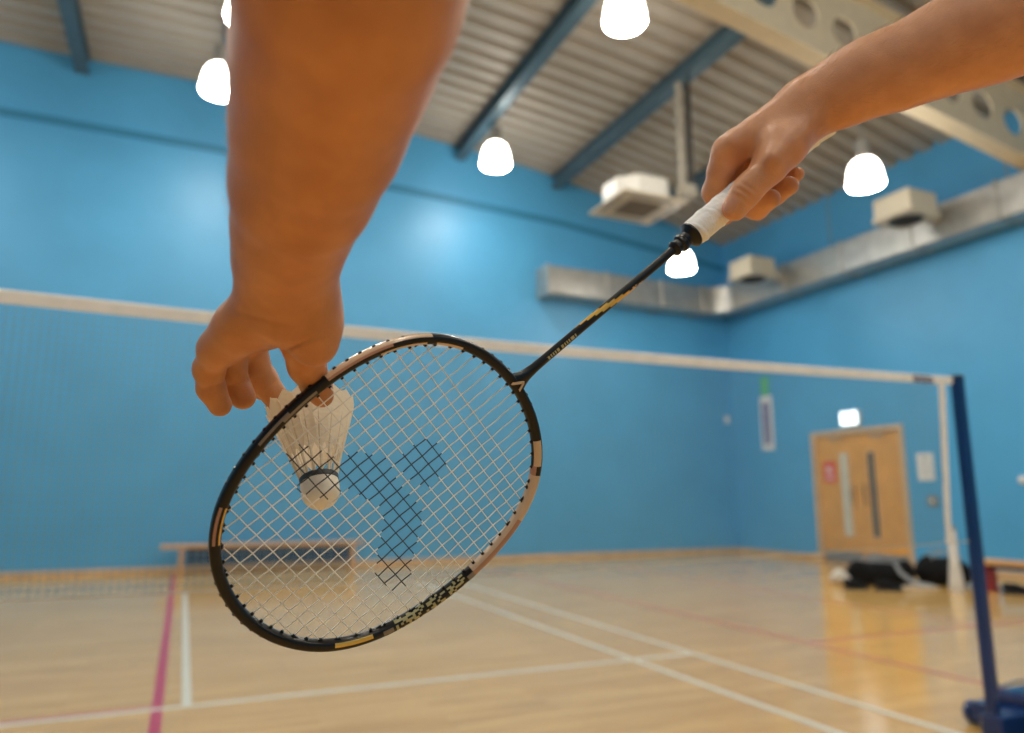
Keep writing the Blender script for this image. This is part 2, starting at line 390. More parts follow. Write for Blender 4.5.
# ------------------------------------------------------------ ducts and heaters
def duct():
    root = empty('ventilation_duct', (9.4, 8.9, 4.8)); tag(root, 'long galvanised duct turning the corner below the ceiling along two blue walls', 'duct')
    z0, z1 = 4.53, 5.03
    MB().box((5.44, 8.74, z0), (8.78, 9.15, z1), bev=.02).build('duct_section', 'galv', root)
    e = MB(); n = 8; cx, cy = 8.78, 8.33   # elbow
    pts_o = []; ri, ro = .42, .82
    vs = []
    for k in range(n+1):
        a = R(90-90*k/n)
        for rr in (ri, ro):
            for z in (z0, z1): vs.append((cx+rr*math.cos(a), cy+rr*math.sin(a), z))
    fs = []
    for k in range(n):
        o = k*4; fs += [(o, o+1, o+5, o+4), (o+2, o+6, o+7, o+3), (o, o+4, o+6, o+2), (o+1, o+3, o+7, o+5)]
    e.add(vs, fs); e.build('duct_elbow', 'galv', root, True)
    y = 8.33
    while y > -6:
        MB().box((9.2, y-1.22, z0), (9.6, y, z1), bev=.012).build('duct_section', 'galv', root)
        MB().box((9.175, y-1.245, z0-.025), (9.625, y-1.215, z1+.025), bev=.004).build('duct_flange', 'galv', root); y -= 1.24
    for x in (5.44, 6.64, 7.84, 8.78): MB().box((x-.015, 8.715, z0-.025), (x+.015, 9.175, z1+.025), bev=.004).build('duct_flange', 'galv', root)
    for yy in (6.3, 3.4, .6, -2): 
        MB().box((9.5, yy-.008, z1-.0), (9.51, yy+.008, roof_z(9.5)+.02)).build('hanger_rod', 'grey', root)
duct()
def heater(y0, y1, label):
    root = empty('air_handling_unit', (8.6, (y0+y1)/2, 4.72)); tag(root, label, 'air unit', 'air units along the right wall duct')
    x0, x1, z0, z1 = 8.3, 8.9, 4.72, 5.05
    MB().box((x0+.02, y0+.02, z0+.05), (x1-.02, y1-.02, z1), bev=.02).build('housing', 'offwhite', root)
    MB().box((x0, y0, z0), (x1, y1, z0+.06), bev=.012).build('drip_tray', 'offwhite', root)
    g = MB(); cx, cy = (x0+x1)/2, (y0+y1)/2
    for rr in (.05, .10, .15, .20): g.tube([(cx+rr*math.cos(2*math.pi*k/24), cy+rr*math.sin(2*math.pi*k/24), z0-.012) for k in range(24)], .008, 6, closed=True)
    g.lathe([(.21, -.004), (.22, 0), (.22, .01), (.001, .012)], (cx, cy, z0-.006), 28); g.build('fan_grille', 'dark', root, True)
    MB().tube([(x1-.03, cy, z0+.16), (x1+.29, cy, z0+.12)], .11, 16).build('spigot', 'galv', root, True)
heater(3.93, 4.53, 'cream box air unit with round fan under it, the larger one near the right edge')
heater(6.90, 7.47, 'cream box air unit hung before the duct near the room corner, the smaller one')
def cassette():
    root = empty('ceiling_cassette', (5.3, 5.74, 4.9)); tag(root, 'square white air conditioning cassette hung from a rod below the metal roof', 'air conditioner')
    x0, x1, y0, y1, z = 4.79, 5.80, 5.28, 6.20, 4.90
    MB().box((x0, y0, z), (x1, y1, z+.035), bev=.012).build('fascia_panel', 'offwhite', root)
    a, b_, c_ = .07, .22, 0; m = MB()
    P = [(x0+a+b_, y0+a), (x1-a-b_, y0+a), (x1-a, y0+a+b_), (x1-a, y1-a-b_), (x1-a-b_, y1-a), (x0+a+b_, y1-a), (x0+a, y1-a-b_), (x0+a, y0+a+b_)]
    m.add([(x, y, z+.03) for x, y in P]+[(x, y, z+.31) for x, y in P], [tuple(range(7, -1, -1)), tuple(range(8, 16))]+[(k, (k+1) % 8, 8+(k+1) % 8, 8+k) for k in range(8)])
    m.build('housing', 'white', root)
    g = MB(); g.box((x0+.24, y0+.22, z-.006), (x1-.24, y1-.22, z+.002))
    for k in range(11):
        xx = x0+.26+k*(x1-x0-.52)/10; g.box((xx-.006, y0+.23, z-.014), (xx+.006, y1-.23, z-.004))
    g.build('intake_grille', 'grille', root)
    for lo, hi in (((x0+.06, y0+.2, z-.004), (x0+.13, y1-.2, z+.004)), ((x1-.13, y0+.2, z-.004), (x1-.06, y1-.2, z+.004)), ((x0+.2, y0+.06, z-.004), (x1-.2, y0+.13, z+.004)), ((x0+.2, y1-.13, z-.004), (x1-.2, y1-.06, z+.004))):
        MB().box(lo, hi).build('louvre', 'grey', root)
    zt = roof_z(5.82)-.25
    MB().tube([(5.76, 5.34, z+.22), (5.76, 5.34, zt)], .045, 12).build('pipe', 'pipe', root, True)
    MB().tube([(5.89, 5.32, z+.25), (5.89, 5.32, roof_z(5.89)+.03)], .04, 10).build('pipe', 'dark', root, True)
    MB().box((5.70, 5.26, z+.10), (5.94, 5.42, z+.27), bev=.01).build('junction_box', 'pipe', root)
cassette()

# ------------------------------------------------------------ high-bay lamps
def lamp_proto(ztop):
    root = empty('pendant_lamp', (0, 0, 0))
    sh = MB(); prof = [(.001, .43), (.10, .43), (.15, .415), (.195, .37), (.228, .30), (.252, .20), (.268, .09), (.272, .03), (.262, .0), (.20, -.022), (.10, -.032), (.001, -.034)]
    prof = [(r_*.84, h_*.86+.03) for r_, h_ in prof]; sh.lathe(prof, (0, 0, 0), 36, mi=[0]*7+[1]*4); sh.build('lamp_shade', ['lamp', 'lamp_lens'], root, 'all')
    g = MB(); g.lathe([(.001, .68), (.075, .68), (.09, .66), (.09, .46), (.10, .44), (.10, .395), (.001, .395)], (0, 0, 0), 20); g.build('gear_housing', 'grey', root, True)
    MB().tube([(0, 0, .66), (0, 0, ztop)], .008, 8).build('stem', 'grey', root, True)
    return root
specs = [(3.97, 3.92, 6.12, 'glowing dome lamp at the top edge of the picture, centre of the metal roof'),
         (4.02, 7.72, 6.12, 'glowing dome lamp hanging near the blue back wall between two roof beams'),
         (-.05, 7.30, 6.16, 'glowing dome lamp just left of the raised forearm'),
         (7.95, 4.28, 5.09, 'glowing dome lamp over the air unit, right of the gripping hand'),
         (7.85, 8.15, 5.03, 'glowing dome lamp just below the racket handle, nearest the room corner'),
         (.17, 5.27, 5.93, 'glowing dome lamp almost hidden behind the forearm at the top edge of the picture')]
extra = [(-4.1, 3.6, 6.0), (-4.1, 7.4, 6.0), (3.96, .1, 6.0), (-.09, -.1, 6.0), (-4.1, -.1, 6.0), (3.96, -3.8, 6.0), (-.09, -3.8, 6.0), (7.92, .2, 5.0), (7.92, -3.8, 5.0), (-4.1, -3.8, 6.0), (3.96, -7, 6.0), (-.09, -7, 6.0)]
PR = {}
for x, y, z, lab in specs+[(x, y, z, None) for x, y, z in extra]:
    k = .88 if x > 7.5 else 1.0
    x, y, z = [float(c+(p-c)*k) for c, p in zip(CAM, (x, y, z))]
    st = round((roof_z(x)+.02-z)/k, 2)
    if st not in PR: PR[st] = o = lamp_proto(st)
    else: o = copy_tree(PR[st], (x, y, z))
    o.location = (x, y, z); o.scale = (k, k, k)
    tag(o, lab or 'dome lamp hanging from the metal roof outside the picture', 'lamp', 'dome lamps under the roof')

# ------------------------------------------------------------ net and posts
def net():
    root = empty('badminton_net', (0, 0, .78)); tag(root, 'brown badminton net with white top tape across the court, tied to the blue post', 'net')
    xs = [-3.05, -1.5, -.554, -.085, .756, 1.734, 3.014, 3.05]; zs = [1.548, 1.538, 1.531, 1.524, 1.518, 1.526, 1.547, 1.549]
    zt = lambda x: float(np.interp(x, xs, zs)); x0, x1 = -3.05, 3.04
    zb = lambda x: .765+.03*(x/3.05)**2+.028*max(0, x)/3
    m = MB(); n = 60; P = []
    for i in range(n+1):
        x = x0+(x1-x0)*i/n; z = zt(x); P.append([(x, -.004, z-.036), (x, -.006, z-.004), (x, 0, z), (x, .006, z-.004), (x, .004, z-.036)])
    vs = [p for q in P for p in q]; m.add(vs, [(i*5+k, (i+1)*5+k, (i+1)*5+(k+1) % 5, i*5+(k+1) % 5) for i in range(n) for k in range(5)]); m.build('top_tape', 'tape', root)
    m = MB(); q = [(2.955, zt(3)-.034), (2.992, zt(3)-.034), (2.925, zb(2.9)), (2.895, zb(2.9))]
    m.add([(x, -.003, z) for x, z in q]+[(x, .003, z) for x, z in q], [(0, 1, 2, 3), (7, 6, 5, 4), (0, 4, 5, 1), (1, 5, 6, 2), (2, 6, 7, 3), (3, 7, 4, 0)]); m.build('side_tape', 'tape', root)
    m = MB(); m.box((x0, -.003, zb(x0)), (x0+.02, .003, zt(x0)-.03)); m.build('side_tape', 'tape', root)
    MB().tube([(x0+(x1-x0)*i/40, 0, zb(x0+(x1-x0)*i/40)) for i in range(41)], .0026, 6).build('bottom_cord', 'netcord_b', root)
    m = MB(); p = .0195; r = .0007; k = 0; x = x0
    while x < 2.93:
        za, zc = zb(x), zt(x)-.034; dx = .004*math.sin(x*9)
        m.add([(x-r, -r, za), (x+r, -r, za), (x+r, r, za), (x-r, r, za), (x-r+dx*0, -r, zc), (x+r, -r, zc), (x+r, r, zc), (x-r, r, zc)], [(0, 1, 5, 4), (1, 2, 6, 5), (2, 3, 7, 6), (3, 0, 4, 7)]); x += p
    for j in range(1, 38):
        q = []; N = 24
        for i in range(N+1):
            x = x0+(x1-x0)*i/N; z = zb(x)+(zt(x)-.034-zb(x))*j/38; x = min(x, 2.94); q += [(x, -r, z-r), (x, -r, z+r), (x, r, z+r), (x, r, z-r)]
        m.add(q, [(i*4+a, (i+1)*4+a, (i+1)*4+(a+1) % 4, i*4+(a+1) % 4) for i in range(N) for a in range(4)])
    m.build('mesh_netting', 'netcord', root, recalc=False)
    lg = MB(); lg.box((2.785, -.0085, 1.5085), (2.905, -.0055, 1.5375))
    o = lg.build('tape_logo', 'logo', root)
    lt = MB()
    for k in range(5): lt.box((2.797+k*.021, -.0095, 1.515), (2.797+k*.021+.006, -.0083, 1.532)); lt.box((2.797+k*.021, -.0095, 1.521), (2.797+k*.021+.014, -.0083, 1.525))
    lt.build('tape_lettering', 'tape', root)
    for sx in (-1, 1): MB().tube([(sx*3.03, 0, 1.535), (sx*3.05, 0, 1.540)], .003, 6).build('tie_cord', 'netcord_b', root)
net()
def post(sx, label):
    root = empty('net_post', (sx*3.09, 0, 0)); tag(root, label, 'net post', 'blue net posts')
    x = sx*3.078; h = .0225
    MB().box((x-h, -h, .03), (x+h, h, 1.548), bev=.006).build('post_tube', 'postblue', root)
    MB().box((x-h-.002, -h-.002, 1.545), (x+h+.002, h+.002, 1.556), bev=.004).build('end_cap', 'dark', root)
    b = MB(); xa, xb = sorted((sx*3.21, sx*3.98))
    b.box((xa, -.20, .02), (xb, -.12, .11), bev=.01); b.box((xa, .12, .02), (xb, .20, .11), bev=.01)
    b.box((xa+.0, -.13, .02), (xa+.10, .13, .11), bev=.01); b.box((xb-.12, -.13, .02), (xb-.02, .13, .11), bev=.01)
    b.box((min(x-sx*.03, x+sx*.3), -.045, .02), (max(x-sx*.03, x+sx*.3), .045, .12), bev=.01)
    b.build('base_frame', 'postblue', root)
    MB().box((sx*3.55-.27, -.135, .02), (sx*3.55+.27, .135, .17), bev=.02).build('ballast_weight', 'postblue', root)
    for yy in (-.16, .16):
        w_ = MB(); w_.lathe([(.01, -.018), (.045, -.018), (.05, -.01), (.05, .01), (.045, .018), (.01, .018)], (sx*3.27, yy*1.42, .051), 20, axis=(0, 1, 0)); w_.build('wheel', 'postblue', root, True)
    MB().tube([(x+sx*.0, .03, .42), (x+sx*.05, .05, .42), (x+sx*.05, .05, .36)], .006, 6).build('cleat', 'dark', root)
    MB().tube([(x+sx*.02, .02, .21), (x+sx*.32, .09, .20), (x+sx*.62, .1, .17)], .008, 8).build('brace', 'grey', root, True)
post(1, 'navy blue net post with weighted base near the right edge'); post(-1, 'navy blue net post at the far left end of the net, outside the picture')

# ------------------------------------------------------------ benches
def bench(x0, x1, y0, y1, ztop, legs, label, endm, along='x'):
    root = empty('gym_bench', ((x0+x1)/2, (y0+y1)/2, 0)); tag(root, label, 'bench')
    MB().box((x0, y0, ztop-.052), (x1, y1, ztop), bev=.008).build('seat_plank', 'bench', root)
    if along == 'x':
        ym = (y0+y1)/2; MB().box((x0+.32, ym-.10, ztop-.27), (x1-.20, ym+.06, ztop-.045), bev=.004).build('rail', 'benchdark', root)
        for lx in legs:
            l = MB(); l.box((lx-.03, y0+.02, .03), (lx+.03, y1-.02, ztop-.045), bev=.005); l.box((lx-.04, y0, 0), (lx+.04, y1, .035), bev=.005); l.build('leg', endm, root)
    else:
        xm = (x0+x1)/2; MB().box((xm-.02, y0+.12, ztop-.10), (xm+.02, y1-.12, ztop-.045), bev=.004).build('rail', 'benchdark', root)
        for ly in legs:
            l = MB(); l.box((x0+.02, ly-.03, .03), (x1-.02, ly+.03, ztop-.045), bev=.005); l.box((x0, ly-.04, 0), (x1, ly+.04, .035), bev=.005); l.build('leg', endm, root)
bench(-.32, 2.36, 8.62, 8.90, .40, (-.06, 2.2), 'low wooden gym bench along the back wall, seen through the racket strings', 'bench')
bench(8.02, 8.30, 1.0, 3.45, .34, (3.36, 1.1), 'low wooden gym bench with red end leg right of the net post', 'red', 'y')

# ------------------------------------------------------------ smooth solid modelling (distance field -> mesh)
def cone_d(P, a, b, ra, rb, flat=None):
    pa = P-a; ba = b-a
    if flat is not None:
        n, f = flat; pa = pa+np.outer(pa@n, n)*(f-1); ba = ba+n*(ba@n)*(f-1)
    h = np.clip((pa@ba)/(ba@ba+1e-12), 0, 1)
    return np.linalg.norm(pa-h[:, None]*ba, axis=1)-(ra+(rb-ra)*h)
def smin(a, b, k):
    h = np.clip(.5+.5*(b-a)/k, 0, 1); return b+(a-b)*h-k*h*(1-h)
def chain(P, pts, k=.004, flat=None):
    """pts: list of (point, radius)"""
    d = None
    for (a, ra), (b, rb) in zip(pts[:-1], pts[1:]):
        e = cone_d(P, a, b, ra, rb, flat); d = e if d is None else smin(d, e, k)
    return d
def groove(P, c, ax, sig, depth, rad):
    q = P-c; s = q@ax; r2 = (q*q).sum(1)
    return depth*np.exp(-(s/sig)**2)*np.exp(-r2/(rad*rad))
def mesh_field(field, lo, hi, h, smooth=4):
    lo = np.array(lo, float); n = np.ceil((np.array(hi)-lo)/h).astype(int)+1; B = 12
    nb = -(-n//B); n = nb*B; D = np.empty(tuple(n), np.float32)
    cs = (np.stack(np.meshgrid(*[np.arange(k) for k in nb], indexing='ij'), -1).reshape(-1, 3)*B+(B-1)/2)*h+lo
    dc = np.concatenate([field(cs[i:i+20000]) for i in range(0, len(cs), 20000)]); R_ = B*h*.5*1.8+.012
    loc = np.stack(np.meshgrid(*[np.arange(B)]*3, indexing='ij'), -1).reshape(-1, 3)
    ids = np.stack(np.unravel_index(np.arange(len(cs)), nb), -1)
    for i in np.nonzero(np.abs(dc) >= R_)[0]:
        a = ids[i]*B; D[a[0]:a[0]+B, a[1]:a[1]+B, a[2]:a[2]+B] = dc[i]
    act = np.nonzero(np.abs(dc) < R_)[0]
    for c in range(0, len(act), 60):
        ch = act[c:c+60]; P = ((ids[ch][:, None, :]*B+loc[None])*h+lo).reshape(-1, 3); v = field(P).reshape(len(ch), B, B, B)
        for q, i in enumerate(ch):
            a = ids[i]*B; D[a[0]:a[0]+B, a[1]:a[1]+B, a[2]:a[2]+B] = v[q]
    S = D < 0; nx, ny, nz = np.array(D.shape)-1
    cnt = np.zeros((nx, ny, nz), np.uint8)
    for dx in (0, 1):
        for dy in (0, 1):
            for dz in (0, 1): cnt += S[dx:dx+nx, dy:dy+ny, dz:dz+nz]
    ac = np.argwhere((cnt > 0) & (cnt < 8)); ind = -np.ones((nx, ny, nz), np.int64); ind[tuple(ac.T)] = np.arange(len(ac))
    pos = np.zeros((len(ac), 3)); num = np.zeros(len(ac))
    for ax in range(3):
        o1, o2 = [k for k in range(3) if k != ax]
        for p in (0, 1):
            for q in (0, 1):
                a = ac.copy(); a[:, o1] += p; a[:, o2] += q; b_ = a.copy(); b_[:, ax] += 1
                da, db = D[tuple(a.T)], D[tuple(b_.T)]; m = (da < 0) != (db < 0)
                t = np.where(m, da/(da-db+1e-20), 0); pt = a.astype(float); pt[:, ax] += t; pos[m] += pt[m]; num[m] += 1
    V = pos/num[:, None]*h+lo; F = []
    for ax in range(3):
        o1, o2 = (ax+1) % 3, (ax+2) % 3
        sl = [slice(None)]*3; s2 = [slice(None)]*3; sl[ax] = slice(0, -1); s2[ax] = slice(1, None)
        e = np.argwhere(S[tuple(sl)] != S[tuple(s2)]); e = e[(e[:, o1] > 0) & (e[:, o2] > 0) & (e[:, o1] < (nx, ny, nz)[o1]) & (e[:, o2] < (nx, ny, nz)[o2])]
        def c_(i, j):
            k = e.copy(); k[:, o1] += i; k[:, o2] += j; return ind[tuple(k.T)]
        q = np.stack([c_(-1, -1), c_(0, -1), c_(0, 0), c_(-1, 0)], 1); fl = ~S[tuple(e.T)]; q[fl] = q[fl][:, ::-1]
        F.append(q[(q >= 0).all(1)])
    F = np.concatenate(F)
    lab = np.arange(len(V))
    while True:
        mn = lab[F].min(1); new = lab.copy(); np.minimum.at(new, F.ravel(), np.repeat(mn, 4)); new = new[new]
        if (new == lab).all(): break
        lab = new
    big = np.bincount(lab).argmax(); F = F[lab[F[:, 0]] == big]; used = np.unique(F); mp = -np.ones(len(V), int); mp[used] = np.arange(len(used)); V = V[used]; F = mp[F]
    E_ = np.concatenate([F[:, [0, 1]], F[:, [1, 2]], F[:, [2, 3]], F[:, [3, 0]]])
    deg = np.bincount(E_.ravel(), minlength=len(V)).astype(float)[:, None]
    for it in range(smooth*2):
        acc = np.zeros_like(V)
        for k in range(3):
            acc[:, k] = np.bincount(E_[:, 0], V[E_[:, 1], k], len(V))+np.bincount(E_[:, 1], V[E_[:, 0], k], len(V))
        V = V+(acc/np.maximum(deg, 1)-V)*(.5 if it % 2 == 0 else -.52)
    return V, F
def field_object(name, field, lo, hi, h, m, parent=None, smooth=4):
    V, F = mesh_field(field, lo, hi, h, smooth)
    me = bpy.data.meshes.new(name); me.from_pydata(V.tolist(), [], F.tolist()); me.materials.append(M[m])
    me.polygons.foreach_set('use_smooth', [True]*len(me.polygons)); me.update()
    o = bpy.data.objects.new(name, me); COL.objects.link(o)
    if parent is not None: put(o, parent)
    return o

# ------------------------------------------------------------ things on the floor by the doors
def V3(*a): return np.array(a, float)
def bag(cx, cy, L, ang, rz, label):
    root = empty('sports_bag', (cx, cy, 0)); tag(root, label, 'bag', 'black sports bags on the floor')
    d = V3(math.cos(ang), math.sin(ang), 0); n = V3(-math.sin(ang), math.cos(ang), 0); c = V3(cx, cy, 0)
    rnd = random.Random(int(cx*100)); bumps = [(c+d*rnd.uniform(-L/2, L/2)*.8+n*rnd.uniform(-.1, .1)+V3(0, 0, rz*rnd.uniform(1.2, 1.9)), rnd.uniform(.03, .07)) for k in range(6)]
    def f(P):
        e = cone_d(P, c-d*(L/2-rz)+V3(0, 0, rz*.95), c+d*(L/2-rz)+V3(0, 0, rz*.85), rz, rz*.92)
        for b_, r in bumps: e = smin(e, np.linalg.norm(P-b_, axis=1)-r, .08)
        return np.maximum(e, .004-P[:, 2])
    R0 = L/2+.15
    field_object('bag_body', f, (cx-R0, cy-R0, -.02), (cx+R0, cy+R0, rz*2+.2), .014, 'bag', root, 3)
    for s_ in (-1, 1):
        pts = [c+d*(t*.16)+n*(s_*rz*.75)+V3(0, 0, rz*1.75+.09*(1-t*t)+.02) for t in np.linspace(-1, 1, 11)]
        MB().tube(pts, .012, 6).build('carry_handle', 'bagtrim', root, True)
    MB().tube([c+d*t*(L/2-rz*.6)+V3(0, 0, rz*1.93) for t in np.linspace(-1, 1, 8)], .008, 6).build('zip', 'bagtrim', root, True)
    return root
bag(7.50, 4.20, .78, R(-28), .14, 'low black sports bag lying on the floor before the double doors')
bag(8.17, 3.89, .62, R(-35), .165, 'taller black sports bag between the doors and the white upright tube')
def blob(name, parts, m, label, cat, h=.008, k=.03, parent=None):
    A = np.array([p for p, r in parts]); rr = max(r for p, r in parts)
    def f(P):
        e = None
        for (p, r), (q, s_) in zip(parts[:-1], parts[1:]):
            g = cone_d(P, p, q, r, s_); e = g if e is None else smin(e, g, k)
        return np.maximum(e, .002-P[:, 2])
    o = field_object(name, f, (A.min(0)-rr-.03), (A.max(0)+rr+.03), h, m, parent, 3)
    if label: tag(o, label, cat)
    return o
blob('rolled_towel', [(V3(7.03, 4.46, .07), .06), (V3(7.05, 4.40, .10), .08), (V3(7.09, 4.35, .07), .06)], 'towel', 'crumpled white towel at the left end of the low black bag', 'towel')
def shoe(x, y, ang, label):
    root = empty('black_shoe', (x, y, 0)); tag(root, label, 'shoe', 'black shoes on the floor')
    d = V3(math.cos(ang), math.sin(ang), 0); c = V3(x, y, 0)
    blob('shoe_upper', [(c-d*.10+V3(0, 0, .075), .045), (c-d*.02+V3(0, 0, .06), .05), (c+d*.10+V3(0, 0, .04), .04)], 'bag', None, None, parent=root)
    m = MB(); n = V3(-d[1], d[0], 0); ring = []
    for k in range(20):
        a = 2*math.pi*k/20; ring.append(c+d*(.15*math.cos(a))+n*(.048*math.sin(a)*(1+.15*math.cos(a))))
    m.add([p+V3(0, 0, .001) for p in ring]+[p+V3(0, 0, .026) for p in ring], [tuple(range(19, -1, -1)), tuple(range(20, 40))]+[(k, (k+1) % 20, 20+(k+1) % 20, 20+k) for k in range(20)])
    m.build('sole', 'dark', root, True)
shoe(6.88, 4.02, R(-20), 'black shoe on the floor in front of the low black bag, further left')
shoe(7.10, 3.78, R(-35), 'black shoe on the floor in front of the low black bag, nearer the net post')
shoe(8.06, 2.98, R(-60), 'dark shoe on the floor just before the red legged bench')
# pale racket sleeve lying against the bags, upright white tube
s = empty('racket_sleeve', (7.5, 3.95, 0)); tag(s, 'pale grey racket cover with strap leaning across the two black bags', 'racket cover')
pts = [V3(7.56, 4.04, .25), V3(7.54, 3.96, .16), V3(7.60, 3.88, .07), V3(7.68, 3.80, .035), V3(7.78, 3.74, .03)]
MB().tube(pts, [.02, .028, .032, .03, .02], 12, sq=.6).build('cover', 'bagtrim', s, True)
MB().tube([V3(7.25, 4.0, .015), V3(7.4, 3.86, .02), V3(7.6, 3.74, .02), V3(7.76, 3.66, .015)], [.012, .014, .014, .01], 8).build('strap', 'towel', s, True)
s = empty('upright_tube', (7.72, 3.42, 0)); tag(s, 'white upright tube with flared foot on the floor left of the blue post', 'tube')
MB().lathe([(.001, 0), (.075, 0), (.078, .01), (.075, .10), (.06, .24), (.052, .30), (.001, .30)], (7.72, 3.42, 0), 24).build('foot', 'towel', s, True)
MB().lathe([(.001, .30), (.05, .30), (.045, .62), (.04, .66), (.001, .66)], (7.72, 3.42, 0), 24).build('tube_body', 'white', s, True)
MB().lathe([(.001, .66), (.043, .66), (.043, .70), (.036, .71), (.001, .71)], (7.72, 3.42, 0), 24).build('cap', 'bagtrim', s, True)

# ------------------------------------------------------------ racket
M['rk_black'] = mat('carbon_black', (0.006, 0.0055, 0.0055), 0.3, spec=.35)
M['rk_beige'] = mat('champagne_lacquer', (0.62, 0.44, 0.29), 0.3, coat=.4)
M['rk_copper'] = mat('copper_lacquer', (0.42, 0.21, 0.14), 0.3, coat=.4)
M['rk_gold'] = mat('gold_lacquer', (0.78, 0.46, 0.08), 0.28, metal=.4, coat=.4)
M['rk_pale'] = mat('pale_gold_print', (0.48, 0.42, 0.20), 0.4)
M['rk_silver'] = mat('silver_line', (0.22, 0.19, 0.17), 0.3, metal=.5)
M['string'] = mat('cream_string', (0.88, 0.84, 0.75), 0.35)
M['stringink'] = mat('black_stencil_ink', (0.02, 0.02, 0.025), 0.5)
M['grip'] = mat('white_overgrip', (0.90, 0.87, 0.82), 0.6, noise=.03, nscale=60, bump=.15, bscale=400)
RO = np.array([.05236, -1.60918, 1.00841]); RX = np.array([.72879, -.1979, .65552]); RX /= np.linalg.norm(RX)
RY = np.array([.68068, .31353, -.6621]); RY -= RX*(RX@RY); RY /= np.linalg.norm(RY); RZ = np.cross(RX, RY)
A_, B_, NE = .135, .107, 1.931
def rpt(x, y, z=0.): return RO+RX*x+RY*y+RZ*z
def half(xx):
    x = max(-1, min(1, xx)); return B_*(1-abs(x)**NE)**(1/NE)*(1+.0592*x+.217*x*x)
def outline(n, inset=0.):
    P = []
    for k in range(n):
        t = 2*math.pi*k/n; c, s = math.cos(t), math.sin(t); x = math.copysign(abs(c)**(2/NE), c); y = math.copysign(abs(s)**(2/NE), s)
        P.append((A_*x, B_*y*(1+.0592*x+.217*x*x)))
    P = np.array(P)
    T = np.roll(P, -1, 0)-np.roll(P, 1, 0); T /= np.linalg.norm(T, axis=1)[:, None]; N = np.stack([T[:, 1], -T[:, 0]], 1)
    return P-N*inset, N
def racket():
    root = empty('badminton_racket'); mw = Matrix.Identity(4)
    for i in range(3): mw[i][0], mw[i][1], mw[i][2], mw[i][3] = RX[i], RY[i], RZ[i], RO[i]
    root.matrix_world = mw; bpy.context.view_layer.update()
    tag(root, 'black and gold badminton racket with white grip held in the right hand', 'racket')
    def B(m, name, mats, parent=root, smooth=True, recalc=True):
        o = m.build(name, mats, None, smooth, recalc); o.parent = parent; return o
    # head frame: 8.4 mm wide, 10 mm deep, coloured in bands
    n = 360; C, N = outline(n, .0043); nr = 16; vs = []; fs = []; mi = []
    for k in range(n):
        for j in range(nr):
            a = 2*math.pi*j/nr; ca, sa = math.cos(a), math.sin(a)      # a=0 outward, 90 away from camera, 270 front
            rr_w = .0043*(1-.12*max(0, math.cos(2*a))**2 if ca > .8 else 1); w_ = rr_w*math.copysign(abs(ca)**.8, ca); z = .0051*math.copysign(abs(sa)**.8, sa)
            vs.append((C[k][0]+N[k][0]*w_, C[k][1]+N[k][1]*w_, z))
    rn = random.Random(3)
    for k in range(n):
        xm, ym = C[k]; th = math.degrees(math.atan2(ym/B_, xm/A_))
        for j in range(nr):
            a = (j+.5)/nr*360; front = 225 < a < 330; outer = a > 330 or a < 60; inner = 120 < a < 225
            m = 0
            if -82 < th < -27:
                if a > 292 or a < 90: m = 1 if th < -46 else 0
                elif 240 < a: m = 2 if (a > 272 and th < -60) else 0
                elif 130 < a: m = (1 if not (-48 < th < -44) else 0) if -64 < th < -34 else 0
            elif 26 < th < 87:
                if th < 38: m = 1 if 200 < a < 300 else 0
                elif th < 42: m = 0 if a > 250 else 2
                elif th < 60: m = 1 if 160 < a < 310 else (2 if 310 <= a < 340 else 0)
                elif th < 84: m = (2 if 250 < a < 320 else 1) if 150 < a < 320 else 0
                else: m = 5 if 240 < a < 300 else 0
            elif 88 < th < 117: m = 4 if (185 < a < 315 and rn.random() < .5) else 0
            elif 118 < th < 122: m = 5 if 250 < a < 300 else 0
            elif 126 < th < 140: m = 3 if 222 < a < 268 else 0
            elif -146 < th < -132: m = 2 if 262 < a < 285 else (3 if 222 < a < 240 else 0)
            elif -112 < th < -84: m = 5 if (256-(th+98)*1.3) < a < (282-(th+98)*1.3) and -110 < th < -87 else 0
            fs.append((k*nr+j, k*nr+(j+1) % nr, ((k+1) % n)*nr+(j+1) % nr, ((k+1) % n)*nr+j)); mi.append(m)
    mb = MB(); mb.v = vs; mb.f = fs; mb.mi = mi
    frame = B(mb, 'head_frame', ['rk_black', 'rk_beige', 'rk_copper', 'rk_gold', 'rk_pale', 'rk_silver'])
    # strings
    PA = [(.0187, -.0201), (.0466, -.0211), (.054, -.009), (.0483, .0135), (.0268, .0167), (.0196, .0017)]
    PB = [(-.0339, -.0797), (-.0228, -.0784), (-.0087, -.0501), (.002, -.0473), (.017, -.027), (.0131, -.0056), (.0124, .0314), (-.0177, .0567), (-.0288, .0696), (-.0437, .0733), (-.0457, .0447), (-.0347, .0323), (-.0139, .0129), (-.01, -.0003), (-.0193, -.0273), (-.036, -.0318), (-.046, -.050)]
    def inside(p, poly):
        x, y = p; c = False
        for i in range(len(poly)):
            (xa, ya), (xb, yb) = poly[i-1], poly[i]
            if (ya > y) != (yb > y) and x < (xb-xa)*(y-ya)/(yb-ya)+xa: c = not c
        return c
    inn, _ = outline(720, .0080)
    def extent(axis, val):
        q = inn; o = 1-axis; r = []
        for i in range(len(q)):
            a, b_ = q[i-1], q[i]
            if (a[axis]-val)*(b_[axis]-val) <= 0 and a[axis] != b_[axis]: r.append(a[o]+(b_[o]-a[o])*(val-a[axis])/(b_[axis]-a[axis]))
        return (min(r), max(r)) if len(r) >= 2 else None
    mains = [.0010+.0092*k for k in range(-10, 11)]; cross = [.0905-.0104*j for j in range(21)]
    sb = MB(); gm = MB(); rs = .00047
